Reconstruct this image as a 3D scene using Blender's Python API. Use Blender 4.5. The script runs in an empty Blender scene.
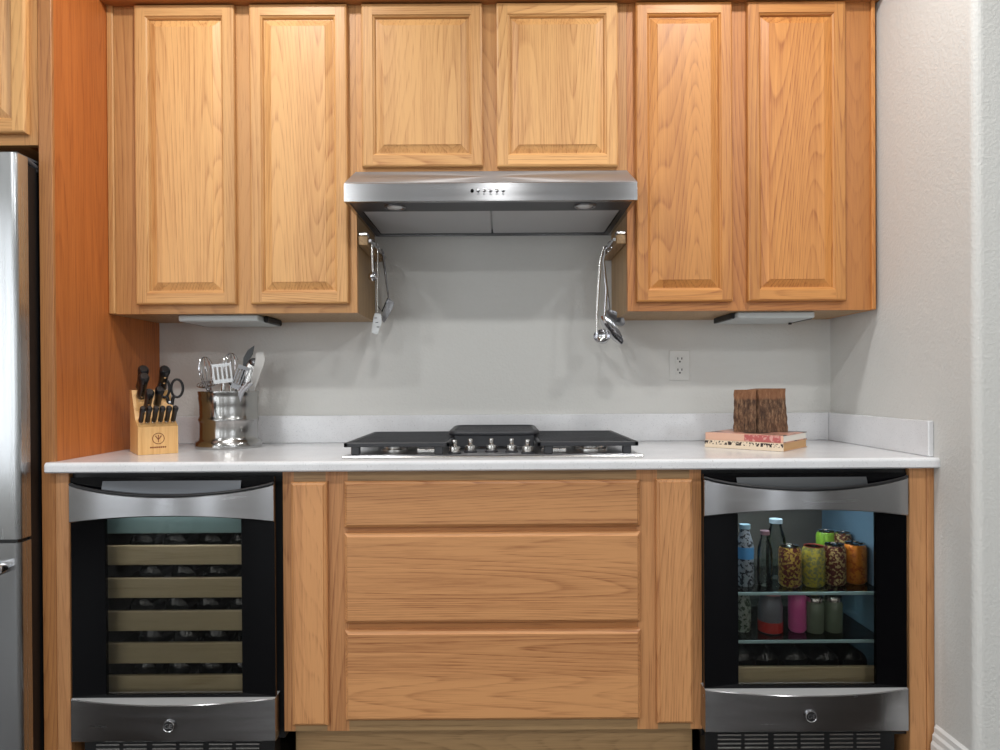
import bpy, bmesh, math, random
from mathutils import Vector, Matrix
random.seed(7)
PI = math.pi
sc = bpy.context.scene
COL = sc.collection

# ------------------------------------------------------------------ camera
F_PX, CAM = 681.0, Vector((0, -2.59, 1.129))
PITCH, ROLL, AXIS_Y = math.radians(0.3), 0.0058, 388.6
Fw = Vector((0, math.cos(PITCH), -math.sin(PITCH)))
Up0 = Vector((0, math.sin(PITCH), math.cos(PITCH)))
Rt0 = Vector((1, 0, 0))
Rt = Rt0 * math.cos(ROLL) - Up0 * math.sin(ROLL)
Up = Up0 * math.cos(ROLL) + Rt0 * math.sin(ROLL)
cam_data = bpy.data.cameras.new('camera')
cam = bpy.data.objects.new('camera', cam_data)
COL.objects.link(cam)
M = Matrix(((Rt.x, Up.x, -Fw.x, CAM.x), (Rt.y, Up.y, -Fw.y, CAM.y), (Rt.z, Up.z, -Fw.z, CAM.z), (0, 0, 0, 1)))
cam.matrix_world = M
cam_data.sensor_width = 36
cam_data.lens = F_PX / 1000 * 36
cam_data.shift_y = (AXIS_Y - 375) / 1000
cam_data.clip_start = 0.05
sc.camera = cam

def at(px, py, d):
    """survey of the photograph: where the sight line through a pixel meets the upright plane d metres from the back wall"""
    r = Fw + Rt * ((px - 500) / F_PX) + Up * ((AXIS_Y - py) / F_PX)
    t = (-d - CAM.y) / r.y
    p = CAM + r * t
    return p.x, p.z
def ax(px, d, py=400): return at(px, py, d)[0]
def az(py, d, px=500): return at(px, py, d)[1]

# ------------------------------------------------------------------ world, lights, exposure
sc.view_settings.view_transform = 'Standard'
sc.view_settings.look = 'None'
sc.view_settings.gamma = 1
sc.view_settings.use_curve_mapping = False
sc.view_settings.exposure = 0.12
w = bpy.data.worlds.new('world'); sc.world = w; w.use_nodes = True
w.node_tree.nodes['Background'].inputs[0].default_value = (0.80, 0.88, 1.0, 1)
w.node_tree.nodes['Background'].inputs[1].default_value = 1.0

def area(name, loc, rot, size, energy, color=(1, 1, 1), size_y=None, shape=None):
    l = bpy.data.lights.new(name, 'AREA')
    l.energy = energy; l.color = color; l.size = size
    if size_y: l.shape = 'RECTANGLE'; l.size_y = size_y
    if shape: l.shape = shape
    o = bpy.data.objects.new(name, l); COL.objects.link(o)
    o.location = loc; o.rotation_euler = rot
    return o
CEIL = 2.75
REAR = -6.6
# recessed ceiling lights: a row close to the cabinets and one over the room
for x in (-0.75, 0.75): area('ceiling_lamp', (x, -0.92, CEIL - 0.02), (0, 0, 0), 0.16, 9.5, (0.99, 0.99, 0.98), shape='DISK')
for x in (-1.4, 0.0, 1.4): area('ceiling_lamp', (x, -2.12, CEIL - 0.02), (0, 0, 0), 0.16, 12, (0.98, 0.99, 0.98), shape='DISK')
for x in (-1.5, 1.5): area('ceiling_lamp', (x, -4.4, CEIL - 0.02), (0, 0, 0), 0.2, 34, (0.97, 0.99, 1.0), shape='DISK')  # unseen row added behind the camera as broad frontal fill
# unseen daylight panels added on the solid rear wall to streak the steel
DAY_PANELS = [(-2.6, 0.5), (-0.84, 0.22), (0.72, 0.22), (2.5, 0.4), (3.45, 0.22)]
for x, ww in DAY_PANELS:
    area('daylight_panel', (x, REAR + 0.02, 1.35), (-PI / 2 + PI, 0, 0), ww, 26 * ww, (0.90, 0.95, 1.0), size_y=1.7)
area('daylight_panel', (-3.58, -4.1, 1.45), (0, -PI / 2, 0), 1.9, 26, (0.90, 0.95, 1.0), size_y=1.6)  # unseen panel added on the left wall to brighten the fridge front
for y, ww in ((-5.75, 0.3), (-6.2, 0.25)):
    area('daylight_panel', (-3.58, y, 1.2), (0, -PI / 2, 0), 1.9, 36 * ww, (0.90, 0.95, 1.0), size_y=ww)  # narrow unseen panels added to put streaks on the wine cooler's rail

# ------------------------------------------------------------------ materials
def srgb(r, g, b):
    f = lambda c: (c / 255 / 12.92) if c / 255 <= 0.04045 else ((c / 255 + 0.055) / 1.055) ** 2.4
    return (f(r), f(g), f(b), 1)
def mat(name, col, rough=0.5, metal=0.0, **kw):
    m = bpy.data.materials.new(name); m.use_nodes = True
    b = m.node_tree.nodes['Principled BSDF']
    b.inputs['Base Color'].default_value = col
    b.inputs['Roughness'].default_value = rough
    b.inputs['Metallic'].default_value = metal
    for k, v in kw.items(): b.inputs[k.replace('_', ' ')].default_value = v
    return m
class N:
    def __init__(s, m): s.t = m.node_tree; s.b = s.t.nodes['Principled BSDF']
    def n(s, typ, **kw):
        o = s.t.nodes.new(typ)
        for k, v in kw.items(): setattr(o, k, v)
        return o
    def l(s, a, b): s.t.links.new(a, b)
    def math(s, op, a, b=None, c=None):
        o = s.n('ShaderNodeMath', operation=op)
        for i, v in enumerate((a, b, c)):
            if v is None: continue
            if isinstance(v, (int, float)): o.inputs[i].default_value = v
            else: s.l(v, o.inputs[i])
        return o.outputs[0]
    def coords(s, scale, kind='Object', rnd=True):
        tc = s.n('ShaderNodeTexCoord'); mp = s.n('ShaderNodeMapping')
        src = tc.outputs[kind]
        if rnd:
            oi = s.n('ShaderNodeObjectInfo'); vm = s.n('ShaderNodeVectorMath', operation='ADD')
            mu = s.math('MULTIPLY', oi.outputs['Random'], 37.0)
            s.l(src, vm.inputs[0]); s.l(mu, vm.inputs[1]); src = vm.outputs[0]
        mp.inputs['Scale'].default_value = scale
        s.l(src, mp.inputs[0]); return mp.outputs[0]
    def noise(s, vec, scale, detail=2, rough=0.5, dist=0):
        o = s.n('ShaderNodeTexNoise'); o.inputs['Scale'].default_value = scale
        o.inputs['Detail'].default_value = detail; o.inputs['Roughness'].default_value = rough
        o.inputs['Distortion'].default_value = dist
        s.l(vec, o.inputs['Vector']); return o.outputs['Fac']
    def ramp(s, fac, pts):
        o = s.n('ShaderNodeValToRGB'); e = o.color_ramp.elements
        while len(e) < len(pts): e.new(0.5)
        for i, (p, c) in enumerate(pts): e[i].position = p; e[i].color = c
        s.l(fac, o.inputs[0]); return o.outputs[0]
    def mix(s, fac, a, b, mode='MIX'):
        o = s.n('ShaderNodeMix', data_type='RGBA', blend_type=mode)
        for i, v in ((0, fac), (6, a), (7, b)):
            if isinstance(v, (int, float, tuple)): o.inputs[i].default_value = v
            else: s.l(v, o.inputs[i])
        return o.outputs[2]
    def bump(s, h, strength=0.2, dist=0.002):
        o = s.n('ShaderNodeBump'); o.inputs['Strength'].default_value = strength; o.inputs['Distance'].default_value = dist
        s.l(h, o.inputs['Height']); s.l(o.outputs[0], s.b.inputs['Normal'])
g1 = lambda v: (v, v, v, 1)

def oak(name, light, dark, axis='z', rings=11, var=0.18, boards=0.30):
    """oak: contour lines of a stretched noise (cathedral grain), fine pores, board-to-board tone"""
    m = mat(name, light, 0.5); n = N(m)
    along = {'z': (1, 1, 0.07), 'x': (0.07, 1, 1), 'y': (1, 0.07, 1)}[axis]
    v = n.coords(along)
    big = n.noise(v, 4.2, 1.2, 0.45)
    ring = n.math('FRACT', n.math('MULTIPLY', big, rings * 5.2))
    line = n.ramp(ring, [(0, g1(0.05)), (0.10, g1(0.75)), (0.30, g1(0.30)), (0.85, g1(0.02)), (1.0, g1(0.05))])
    mask = n.ramp(n.noise(v, 3.1, 1, 0.5), [(0.36, g1(0.25)), (0.62, g1(1.0))])
    fine_s = tuple(1 if a == 1 else 0.03 for a in along)
    vf = n.coords(fine_s)
    pores = n.ramp(n.noise(vf, 300, 2, 0.6), [(0.36, g1(1)), (0.54, g1(0))])
    soft = n.noise(vf, 55, 2, 0.55)
    fac = n.math('ADD', n.math('MULTIPLY', n.math('MULTIPLY', line, mask), 0.62), n.math('MULTIPLY', n.math('MULTIPLY', pores, n.math('ADD', line, 0.45)), 0.42))
    fac = n.math('ADD', fac, n.math('MULTIPLY', n.math('SUBTRACT', soft, 0.5), 0.8))
    sp = n.n('ShaderNodeSeparateXYZ'); n.l(n.coords((1, 1, 1)), sp.inputs[0])
    across = {'z': 0, 'x': 2, 'y': 2}[axis]
    wn = n.n('ShaderNodeTexWhiteNoise', noise_dimensions='1D'); n.l(n.math('FLOOR', n.math('MULTIPLY', sp.outputs[across], 13.0)), wn.inputs['W'])
    fac = n.math('ADD', fac, n.math('MULTIPLY', n.math('SUBTRACT', wn.outputs[0], 0.4), boards))
    c = n.mix(fac, light, dark)
    oi = n.n('ShaderNodeObjectInfo')
    tone = n.math('ADD', n.math('MULTIPLY', oi.outputs['Random'], var), 1 - var / 2)
    tone = n.math('MULTIPLY', tone, n.math('ADD', n.math('MULTIPLY', n.noise(v, 1.6, 1), 0.35), 0.83))
    hs = n.n('ShaderNodeHueSaturation'); n.l(c, hs.inputs['Color']); n.l(tone, hs.inputs['Value'])
    n.l(hs.outputs[0], n.b.inputs['Base Color'])
    n.bump(n.math('SUBTRACT', 1, pores), 0.10, 0.0006)
    n.b.inputs['Coat Weight'].default_value = 0.10; n.b.inputs['Coat Roughness'].default_value = 0.3
    return m
TONES = {
    'honey':  (srgb(215, 164, 104), srgb(164, 106, 56)),
    'amber':  (srgb(208, 143, 76), srgb(154, 88, 40)),
    'wheat':  (srgb(198, 145, 88), srgb(156, 102, 54)),
    'copper': (srgb(196, 130, 70), srgb(150, 86, 42)),
    'rust':   (srgb(200, 118, 56), srgb(158, 82, 34)),
    'rose':   (srgb(206, 148, 96), srgb(148, 92, 52)),
    'dusk':   (srgb(190, 130, 76), srgb(140, 86, 46)),
    'drab':   (srgb(176, 142, 100), srgb(124, 94, 60)),
}
OAK = {}
def oakm(tone, axis='z'):
    k = tone + axis
    if k not in OAK: OAK[k] = oak('oak_' + tone + '_' + axis, *TONES[tone], axis=axis)
    return OAK[k]

def paint(name, col, bump=0.25, scale=170, dist=0.0016):
    m = mat(name, col, 0.75); n = N(m); v = n.coords((1, 1, 1), rnd=False)
    n.bump(n.ramp(n.noise(v, scale, 3, 0.55), [(0.4, g1(0)), (0.65, g1(1))]), bump, dist)
    return m
WALL = paint('wall_paint', srgb(212, 211, 207), 0.28, 110, 0.002)
CEILM = paint('ceiling_paint', srgb(232, 230, 225), 0.2)
TRIM = mat('trim_paint', srgb(232, 232, 230), 0.4)
def make_quartz():
    m = mat('quartz', srgb(226, 226, 226), 0.16); n = N(m); v = n.coords((1, 1, 1), rnd=False)
    sp = n.ramp(n.noise(v, 260, 2, 0.6), [(0.62, g1(0)), (0.72, g1(1))])
    sp2 = n.ramp(n.noise(v, 120, 2, 0.6), [(0.66, g1(0)), (0.74, g1(1))])
    base = n.mix(n.noise(v, 9, 4, 0.6), srgb(236, 236, 238), srgb(214, 214, 216))
    c = n.mix(n.math('MULTIPLY', sp, 0.45), base, srgb(150, 150, 154))
    c = n.mix(n.math('MULTIPLY', sp2, 0.35), c, srgb(172, 166, 160))
    n.l(c, n.b.inputs['Base Color']); return m
QUARTZ = make_quartz()
def brushed(name, col, rough, axis='x', metal=1.0, bump=0.010):
    m = mat(name, col, rough, metal); n = N(m)
    sc_ = {'x': (0.02, 1, 1), 'z': (1, 1, 0.02), 'n': (1, 1, 1)}[axis]
    v = n.coords(sc_)
    h = n.noise(v, 600, 2, 0.6)
    n.bump(h, bump, 0.0005)
    r = n.math('ADD', n.math('MULTIPLY', n.noise(v, 60, 2), 0.16), rough - 0.08)
    n.l(r, n.b.inputs['Roughness'])
    n.b.inputs['Anisotropic'].default_value = 0.85; n.b.inputs['Anisotropic Rotation'].default_value = 0.25 if axis == 'x' else 0.0
    return m
STEEL = brushed('brushed_steel', srgb(170, 170, 172), 0.24)
STEEL_V = brushed('brushed_steel_upright', srgb(196, 198, 200), 0.26, 'z')
STEEL_D = brushed('dark_steel', srgb(150, 150, 153), 0.3)
STEEL_T = brushed('satin_brushed_steel', srgb(168, 168, 170), 0.5, metal=0.75)
FILTER = mat('filter_mesh', srgb(204, 204, 206), 0.5, 0.3)
TRAY = mat('hood_underside', srgb(92, 93, 97), 0.4, 0.6)
CROCK = mat('crock_steel', srgb(168, 167, 165), 0.2, 1.0)
CHROME = mat('chrome', srgb(215, 215, 218), 0.09, 1.0)
SATIN = mat('satin_steel', srgb(205, 203, 200), 0.24, 1.0)
BLACK = mat('black_gloss', srgb(6, 6, 8), 0.08, Specular_IOR_Level=0.16)
LEDGE_HI = mat('highlit_ledge', srgb(205, 205, 205), 0.45, 0.4)  # paler steel paints in the highlight on the bottom panel's top ledge
POCKET2 = mat('pocket_steel', srgb(84, 86, 90), 0.35, 0.6)
UTENSIL = mat('utensil_steel', srgb(170, 170, 170), 0.3, 1.0)
POCKET = mat('pocket_grey', srgb(62, 64, 66), 0.4, 0.5)
BLACKM = mat('black_matte', srgb(12, 12, 14), 0.5)
IRON = mat('cast_iron', srgb(44, 45, 49), 0.45, 0.0)
RUBBER = mat('black_handle', srgb(18, 18, 20), 0.32)
GREYP = mat('grey_plastic', srgb(92, 96, 98), 0.5)
WHITEP = mat('white_plastic', srgb(212, 211, 207), 0.45)
LINER_D = mat('dark_liner', srgb(30, 26, 25), 0.6)
LINER_B = mat('pale_blue_liner', srgb(96, 122, 142), 0.45)
SLAT = oak('shelf_maple', srgb(200, 186, 150), srgb(178, 160, 122), 'x', 3, 0.06)
SHELFGL = mat('frosted_edge', srgb(180, 215, 220), 0.25)
TEAL = mat('teal_panel', srgb(120, 150, 150), 0.4)
BAMBOO = oak('knife_block_wood', srgb(226, 180, 118), srgb(200, 146, 84), 'z', 5, 0.02)
BRAND = mat('burnt_mark', srgb(120, 58, 30), 0.7)
def make_tint(name, tint, gloss=1.0):
    m = bpy.data.materials.new(name); m.use_nodes = True; t = m.node_tree; t.nodes.clear()
    out = t.nodes.new('ShaderNodeOutputMaterial'); tr = t.nodes.new('ShaderNodeBsdfTransparent'); gl = t.nodes.new('ShaderNodeBsdfGlossy')
    fr = t.nodes.new('ShaderNodeFresnel'); mx = t.nodes.new('ShaderNodeMixShader')
    fr.inputs['IOR'].default_value = 1.45; gl.inputs['Roughness'].default_value = 0.02
    tr.inputs['Color'].default_value = tint; gl.inputs['Color'].default_value = g1(gloss)
    t.links.new(fr.outputs[0], mx.inputs[0]); t.links.new(tr.outputs[0], mx.inputs[1]); t.links.new(gl.outputs[0], mx.inputs[2])
    t.links.new(mx.outputs[0], out.inputs[0]); return m
TINT = make_tint('tinted_glass', (0.80, 0.79, 0.77, 1), 0.3)
CLEAR = make_tint('clear_glass', (0.80, 0.86, 0.84, 1))
BOTTLE = mat('dark_bottle_glass', srgb(22, 24, 26), 0.06)
GLOW = mat('cool_glow', g1(0.9), 0.5); GLOW.node_tree.nodes['Principled BSDF'].inputs['Emission Color'].default_value = (0.75, 1, 0.95, 1); GLOW.node_tree.nodes['Principled BSDF'].inputs['Emission Strength'].default_value = 1.5
def speckle(name, a, b, scale, lo=0.5, hi=0.56, rough=0.35, metal=0.0, sc3=(1, 1, 1)):
    m = mat(name, a, rough, metal); n = N(m)
    c = n.ramp(n.noise(n.coords(sc3, rnd=False), scale, 3, 0.6), [(lo, a), (hi, b)])
    n.l(c, n.b.inputs['Base Color']); return m
def make_bark():
    m = mat('weathered_wood', srgb(96, 66, 46), 0.85); n = N(m)
    v = n.coords((1, 1, 0.3), rnd=False); f = n.noise(v, 110, 4, 0.7)
    f2 = n.noise(n.coords((1, 1, 1), rnd=False), 22, 3, 0.6)
    c = n.ramp(f, [(0.36, srgb(36, 26, 20)), (0.5, srgb(92, 68, 50)), (0.66, srgb(150, 118, 90))])
    c = n.mix(n.math('MULTIPLY', f2, 0.5), c, srgb(112, 76, 52))
    tc = n.n('ShaderNodeTexCoord'); sx = n.n('ShaderNodeSeparateXYZ'); n.l(tc.outputs['Object'], sx.inputs[0])
    top = n.ramp(n.math('ADD', sx.outputs[2], n.math('MULTIPLY', f2, 0.02)), [(0.118, g1(0)), (0.126, g1(1))])
    c = n.mix(n.math('MULTIPLY', top, 0.55), c, srgb(150, 100, 66))
    n.l(c, n.b.inputs['Base Color']); n.bump(f, 0.9, 0.006); return m
BARK = make_bark()
def make_floor():
    m = mat('floor_wood', srgb(150, 104, 66), 0.4); n = N(m)
    tc = n.n('ShaderNodeTexCoord'); br = n.n('ShaderNodeTexBrick')
    br.inputs['Scale'].default_value = 1.0; br.inputs['Brick Width'].default_value = 1.2; br.inputs['Row Height'].default_value = 0.13
    br.inputs['Mortar Size'].default_value = 0.002
    br.inputs['Color1'].default_value = srgb(50, 42, 36); br.inputs['Color2'].default_value = srgb(42, 35, 30); br.inputs['Mortar'].default_value = srgb(40, 32, 26)
    n.l(tc.outputs['Object'], br.inputs['Vector'])
    v = n.coords((0.08, 1, 1), rnd=False)
    c = n.mix(n.math('MULTIPLY', n.noise(v, 60, 3), 0.5), br.outputs['Color'], srgb(36, 29, 24))
    n.l(c, n.b.inputs['Base Color']); return m
FLOORM = make_floor()

# ------------------------------------------------------------------ mesh helpers
class MB:
    def __init__(s): s.bm = bmesh.new(); s.mats = []
    def mi(s, m):
        if m is None: return 0
        if m not in s.mats: s.mats.append(m)
        return s.mats.index(m)
    def face(s, vs, m=None, smooth=False):
        try:
            f = s.bm.faces.new(vs); f.material_index = s.mi(m); f.smooth = smooth; return f
        except ValueError: return None
    def poly(s, pts, m=None): return s.face([s.bm.verts.new(p) for p in pts], m)
    def box(s, x0, x1, y0, y1, z0, z1, m=None, bev=0.0):
        x0, x1 = sorted((x0, x1)); y0, y1 = sorted((y0, y1)); z0, z1 = sorted((z0, z1))
        b = min(bev, (x1 - x0) / 2.2, (y1 - y0) / 2.2, (z1 - z0) / 2.2)
        if b <= 0:
            v = [s.bm.verts.new((x, y, z)) for x in (x0, x1) for y in (y0, y1) for z in (z0, z1)]
            for q in ((0, 1, 3, 2), (4, 6, 7, 5), (0, 4, 5, 1), (2, 3, 7, 6), (0, 2, 6, 4), (1, 5, 7, 3)): s.face([v[i] for i in q], m)
            return
        V = {}
        for ix, x in enumerate((x0, x1)):
            for iy, y in enumerate((y0, y1)):
                for iz, z in enumerate((z0, z1)):
                    sx, sy, sz = (1, -1)[ix] * b, (1, -1)[iy] * b, (1, -1)[iz] * b
                    V[ix, iy, iz, 0] = s.bm.verts.new((x, y + sy, z + sz))
                    V[ix, iy, iz, 1] = s.bm.verts.new((x + sx, y, z + sz))
                    V[ix, iy, iz, 2] = s.bm.verts.new((x + sx, y + sy, z))
        o = ((0, 0), (1, 0), (1, 1), (0, 1))
        for e in (0, 1):
            s.face([V[e, a, c, 0] for a, c in o], m); s.face([V[a, e, c, 1] for a, c in o], m); s.face([V[a, c, e, 2] for a, c in o], m)
        for a in (0, 1):
            for c in (0, 1):
                s.face([V[a, c, 0, 0], V[a, c, 1, 0], V[a, c, 1, 1], V[a, c, 0, 1]], m)
                s.face([V[a, 0, c, 0], V[a, 1, c, 0], V[a, 1, c, 2], V[a, 0, c, 2]], m)
                s.face([V[0, a, c, 1], V[1, a, c, 1], V[1, a, c, 2], V[0, a, c, 2]], m)
                for d in (0, 1): s.face([V[a, c, d, 0], V[a, c, d, 1], V[a, c, d, 2]], m)
    def prism(s, pts, axis, a0, a1, m=None, smooth=False):
        """polygon (u, v) swept along an axis: 'x' -> (y, z), 'y' -> (x, z), 'z' -> (x, y)"""
        P = {'x': lambda a, u, v: (a, u, v), 'y': lambda a, u, v: (u, a, v), 'z': lambda a, u, v: (u, v, a)}[axis]
        A = [s.bm.verts.new(P(a0, u, v)) for u, v in pts]; B = [s.bm.verts.new(P(a1, u, v)) for u, v in pts]
        s.face(A, m); s.face(B[::-1], m)
        for i in range(len(pts)):
            j = (i + 1) % len(pts); s.face([A[i], A[j], B[j], B[i]], m, smooth)
    def lathe(s, prof, c=(0, 0, 0), axis='z', seg=24, m=None, smooth=True, ripple=None):
        """profile of (radius, height) turned about an axis through c"""
        rings = []
        for r, h in prof:
            ring = []
            for k in range(seg):
                a = 2 * PI * k / seg; rr = r * (1 + (ripple(a) if ripple else 0))
                u, v = rr * math.cos(a), rr * math.sin(a)
                p = {'z': (u, v, h), 'y': (u, h, v), 'x': (h, u, v)}[axis]
                ring.append(s.bm.verts.new((p[0] + c[0], p[1] + c[1], p[2] + c[2])))
            rings.append(ring)
        for A, B in zip(rings, rings[1:]):
            for k in range(seg):
                j = (k + 1) % seg; s.face([A[k], A[j], B[j], B[k]], m, smooth)
        if prof[0][0] > 1e-5: s.face(rings[0][::-1], m)
        if prof[-1][0] > 1e-5: s.face(rings[-1], m)
    def tube(s, pts, r, seg=8, m=None, flat=None, closed=False):
        """tube along points; r a radius or a list; flat = (width scale, thickness scale) about a fixed side vector"""
        pts = [Vector(p) for p in pts]; n = len(pts); rings = []; prev = None
        for i, p in enumerate(pts):
            a = pts[i - 1] if (i > 0 or closed) else p
            b = pts[(i + 1) % n] if (i < n - 1 or closed) else p
            t = (b - a).normalized()
            ref = prev if prev else (Vector((0, 1, 0)) if abs(t.y) < 0.9 else Vector((1, 0, 0)))
            u = (ref - t * ref.dot(t)).normalized(); v = t.cross(u); prev = u
            rr = r[i] if isinstance(r, (list, tuple)) else r
            fu, fv = (flat[i] if isinstance(flat, list) else flat) if flat else (1, 1)
            rings.append([s.bm.verts.new(p + u * (rr * fu * math.cos(2 * PI * k / seg)) + v * (rr * fv * math.sin(2 * PI * k / seg))) for k in range(seg)])
        pairs = list(zip(rings, rings[1:])) + ([(rings[-1], rings[0])] if closed else [])
        for A, B in pairs:
            for k in range(seg):
                j = (k + 1) % seg; s.face([A[k], A[j], B[j], B[k]], m, True)
        if not closed: s.face(rings[0][::-1], m); s.face(rings[-1], m)
    def grid(s, fn, nu, nv, m=None, smooth=True):
        V = [[s.bm.verts.new(fn(i / nu, j / nv)) for j in range(nv + 1)] for i in range(nu + 1)]
        for i in range(nu):
            for j in range(nv): s.face([V[i][j], V[i + 1][j], V[i + 1][j + 1], V[i][j + 1]], m, smooth)
    def rot(s, mx):
        bmesh.ops.transform(s.bm, matrix=mx, verts=s.bm.verts[:]); return s
    def build(s, name, m=None, parent=None, label=None, kind=None, weld=0.0):
        if weld: bmesh.ops.remove_doubles(s.bm, verts=s.bm.verts[:], dist=weld)
        bmesh.ops.recalc_face_normals(s.bm, faces=s.bm.faces[:])
        for e in s.bm.edges:
            if len(e.link_faces) == 2:
                f0, f1 = e.link_faces
                if f0.smooth != f1.smooth or f0.normal.dot(f1.normal) < 0.6: e.smooth = False
        off = Vector((0, 0, 0))
        q = parent
        while q is not None: off += Vector(q.location); q = q.parent
        if parent is not None and parent.get('_local'): off = Vector((0, 0, 0))
        if parent is None:
            xs = [v.co for v in s.bm.verts]
            off = Vector(((min(v.x for v in xs) + max(v.x for v in xs)) / 2, (min(v.y for v in xs) + max(v.y for v in xs)) / 2, min(v.z for v in xs)))
        bmesh.ops.translate(s.bm, vec=-off, verts=s.bm.verts[:])
        me = bpy.data.meshes.new(name); s.bm.to_mesh(me); s.bm.free()
        if s.mats:
            for q in s.mats: me.materials.append(q)
        elif m: me.materials.append(m)
        o = bpy.data.objects.new(name, me); COL.objects.link(o)
        if parent is not None: o.parent = parent
        else: o.location = off
        if label: o['label'] = label
        if kind: o['kind'] = kind
        return o
def thing(name, label, cat, loc=(0, 0, 0), group=None, rz=0, local=False):
    """an Empty at the base of a thing; its parts are built in world coordinates unless local"""
    o = bpy.data.objects.new(name, None); COL.objects.link(o); o.empty_display_size = 0.05
    o.location = loc; o.rotation_euler = (0, 0, rz); o['label'] = label; o['category'] = cat
    if group: o['group'] = group
    if local: o['_local'] = 1
    return o
def tag(o, label, cat, group=None, kind=None):
    o['label'] = label; o['category'] = cat
    if group: o['group'] = group
    if kind: o['kind'] = kind
    return o
def B(x0, x1, y0, y1, z0, z1, m=None, bev=0.0):
    b = MB(); b.box(x0, x1, y0, y1, z0, z1, m, bev); return b
def copy_tree(o, parent=None):
    c = o.copy(); COL.objects.link(c); c.parent = parent
    for ch in [q for q in bpy.data.objects if q.parent == o]: copy_tree(ch, c)
    return c
def text_mesh(txt, size, name, m, parent, loc, depth=0.0006, rot=(PI / 2, 0, 0)):
    cu = bpy.data.curves.new(name, 'FONT'); cu.body = txt; cu.size = size; cu.align_x = 'CENTER'; cu.align_y = 'CENTER'; cu.extrude = depth
    t = bpy.data.objects.new(name, cu)
    me = bpy.data.meshes.new_from_object(t); bpy.data.objects.remove(t)
    o = bpy.data.objects.new(name, me); me.materials.append(m); COL.objects.link(o)
    o.parent = parent; o.location = loc; o.rotation_euler = rot
    return o

# ------------------------------------------------------------------ the room
WR = 1.257      # right wall
WL = -1.293     # face of the tall side panel
CORNER = 0.79   # where the right wall turns
FAR_L, FAR_R = -3.6, 4.4
B(FAR_L - 0.1, WR, 0, 0.1, 0, CEIL).build('wall_back', WALL, kind='structure')
wb = MB()
pts = [(WR, 0.1), (FAR_R + 0.1, 0.1), (FAR_R + 0.1, -CORNER)]
rr = 0.022
pts += [(WR + rr - rr * math.sin(a), -CORNER + rr - rr * math.cos(a)) for a in [PI / 2 * k / 6 for k in range(7)]]
wb.prism(pts, 'z', 0, CEIL, smooth=False); wb.build('wall_right', WALL, kind='structure')
B(FAR_L - 0.1, FAR_L, REAR, 0, 0, CEIL).build('wall_left', WALL, kind='structure')
B(FAR_R, FAR_R + 0.1, REAR, -CORNER, 0, CEIL).build('wall_far_right', WALL, kind='structure')
B(FAR_L - 0.1, FAR_R + 0.1, REAR - 0.1, REAR, 0, CEIL).build('wall_front', WALL, kind='structure')
B(FAR_L - 0.1, FAR_R + 0.1, REAR - 0.1, 0.1, -0.05, 0).build('floor', FLOORM, kind='structure')
B(FAR_L - 0.1, FAR_R + 0.1, REAR - 0.1, 0.1, CEIL, CEIL + 0.05).build('ceiling', CEILM, kind='structure')
# stepped baseboard along the right wall, wrapping the corner
prof = [(0, 0), (-0.017, 0), (-0.017, 0.085), (-0.012, 0.095), (-0.012, 0.110), (-0.007, 0.118), (-0.007, 0.132), (0, 0.140)]
bb = MB()
bb.prism([(WR + u, z) for u, z in prof], 'y', -0.625, -CORNER - 0.005)
bb.prism([(-CORNER + u, z) for u, z in prof], 'x', WR - 0.012, FAR_R)
bb.build('baseboard_right', TRIM, kind='structure')

# ------------------------------------------------------------------ cabinet doors
def rp_door(x0, x1, z0, z1, d, parent, tone, label=None, fw=0.037, th=0.020, name='door'):
    """raised-panel door; d = distance of its back from the wall"""
    mv, mh = oakm(tone, 'z'), oakm(tone, 'x')
    b = MB(); y = lambda h: -(d + h)
    def ring(i, h): return [b.bm.verts.new((x0 + i, y(h), z0 + i)), b.bm.verts.new((x1 - i, y(h), z0 + i)), b.bm.verts.new((x1 - i, y(h), z1 - i)), b.bm.verts.new((x0 + i, y(h), z1 - i))]
    def band(A, C):
        for k in range(4):
            j = (k + 1) % 4; b.face([A[k], A[j], C[j], C[k]], mv if k in (1, 3) else mh)
    R0, R1, R2, R3 = ring(0, 0), ring(0, th - 0.006), ring(0.002, th - 0.002), ring(0.006, th)
    b.face(R0[::-1], mv); band(R0, R1); band(R1, R2); band(R2, R3)
    for s0 in (0, 1):   # stiles run the full height, rails between them
        xa, xb = (x0 + 0.006, x0 + fw) if s0 == 0 else (x1 - fw, x1 - 0.006)
        b.poly([(xa, y(th), z0 + 0.006), (xb, y(th), z0 + 0.006), (xb, y(th), z1 - 0.006), (xa, y(th), z1 - 0.006)], mv)
        za, zb = (z0 + 0.006, z0 + fw) if s0 == 0 else (z1 - fw, z1 - 0.006)
        b.poly([(x0 + fw, y(th), za), (x1 - fw, y(th), za), (x1 - fw, y(th), zb), (x0 + fw, y(th), zb)], mh)
    Q = [ring(fw, th), ring(fw + 0.002, th - 0.003), ring(fw + 0.006, th - 0.006), ring(fw + 0.009, th - 0.012)]
    for A, C in zip(Q, Q[1:]): band(A, C)
    o = b.build(name, None, parent, label)
    p = MB(); b = p
    i0 = fw + 0.0085
    S = [(i0, th - 0.013), (i0 + 0.004, th - 0.0125), (i0 + 0.026, th - 0.004), (i0 + 0.0265, th - 0.002)]
    V = []
    for i, h in S: V.append([p.bm.verts.new((x0 + i, y(h), z0 + i)), p.bm.verts.new((x1 - i, y(h), z0 + i)), p.bm.verts.new((x1 - i, y(h), z1 - i)), p.bm.verts.new((x0 + i, y(h), z1 - i))])
    for A, C in zip(V, V[1:]):
        for k in range(4):
            j = (k + 1) % 4; p.face([A[k], A[j], C[j], C[k]], mv)
    p.face(V[-1], mv); p.face([p.bm.verts.new(v.co + Vector((0, 0.0045, 0))) for v in V[0]][::-1], mv)
    p.build('raised_panel', None, o)
    return o

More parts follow.
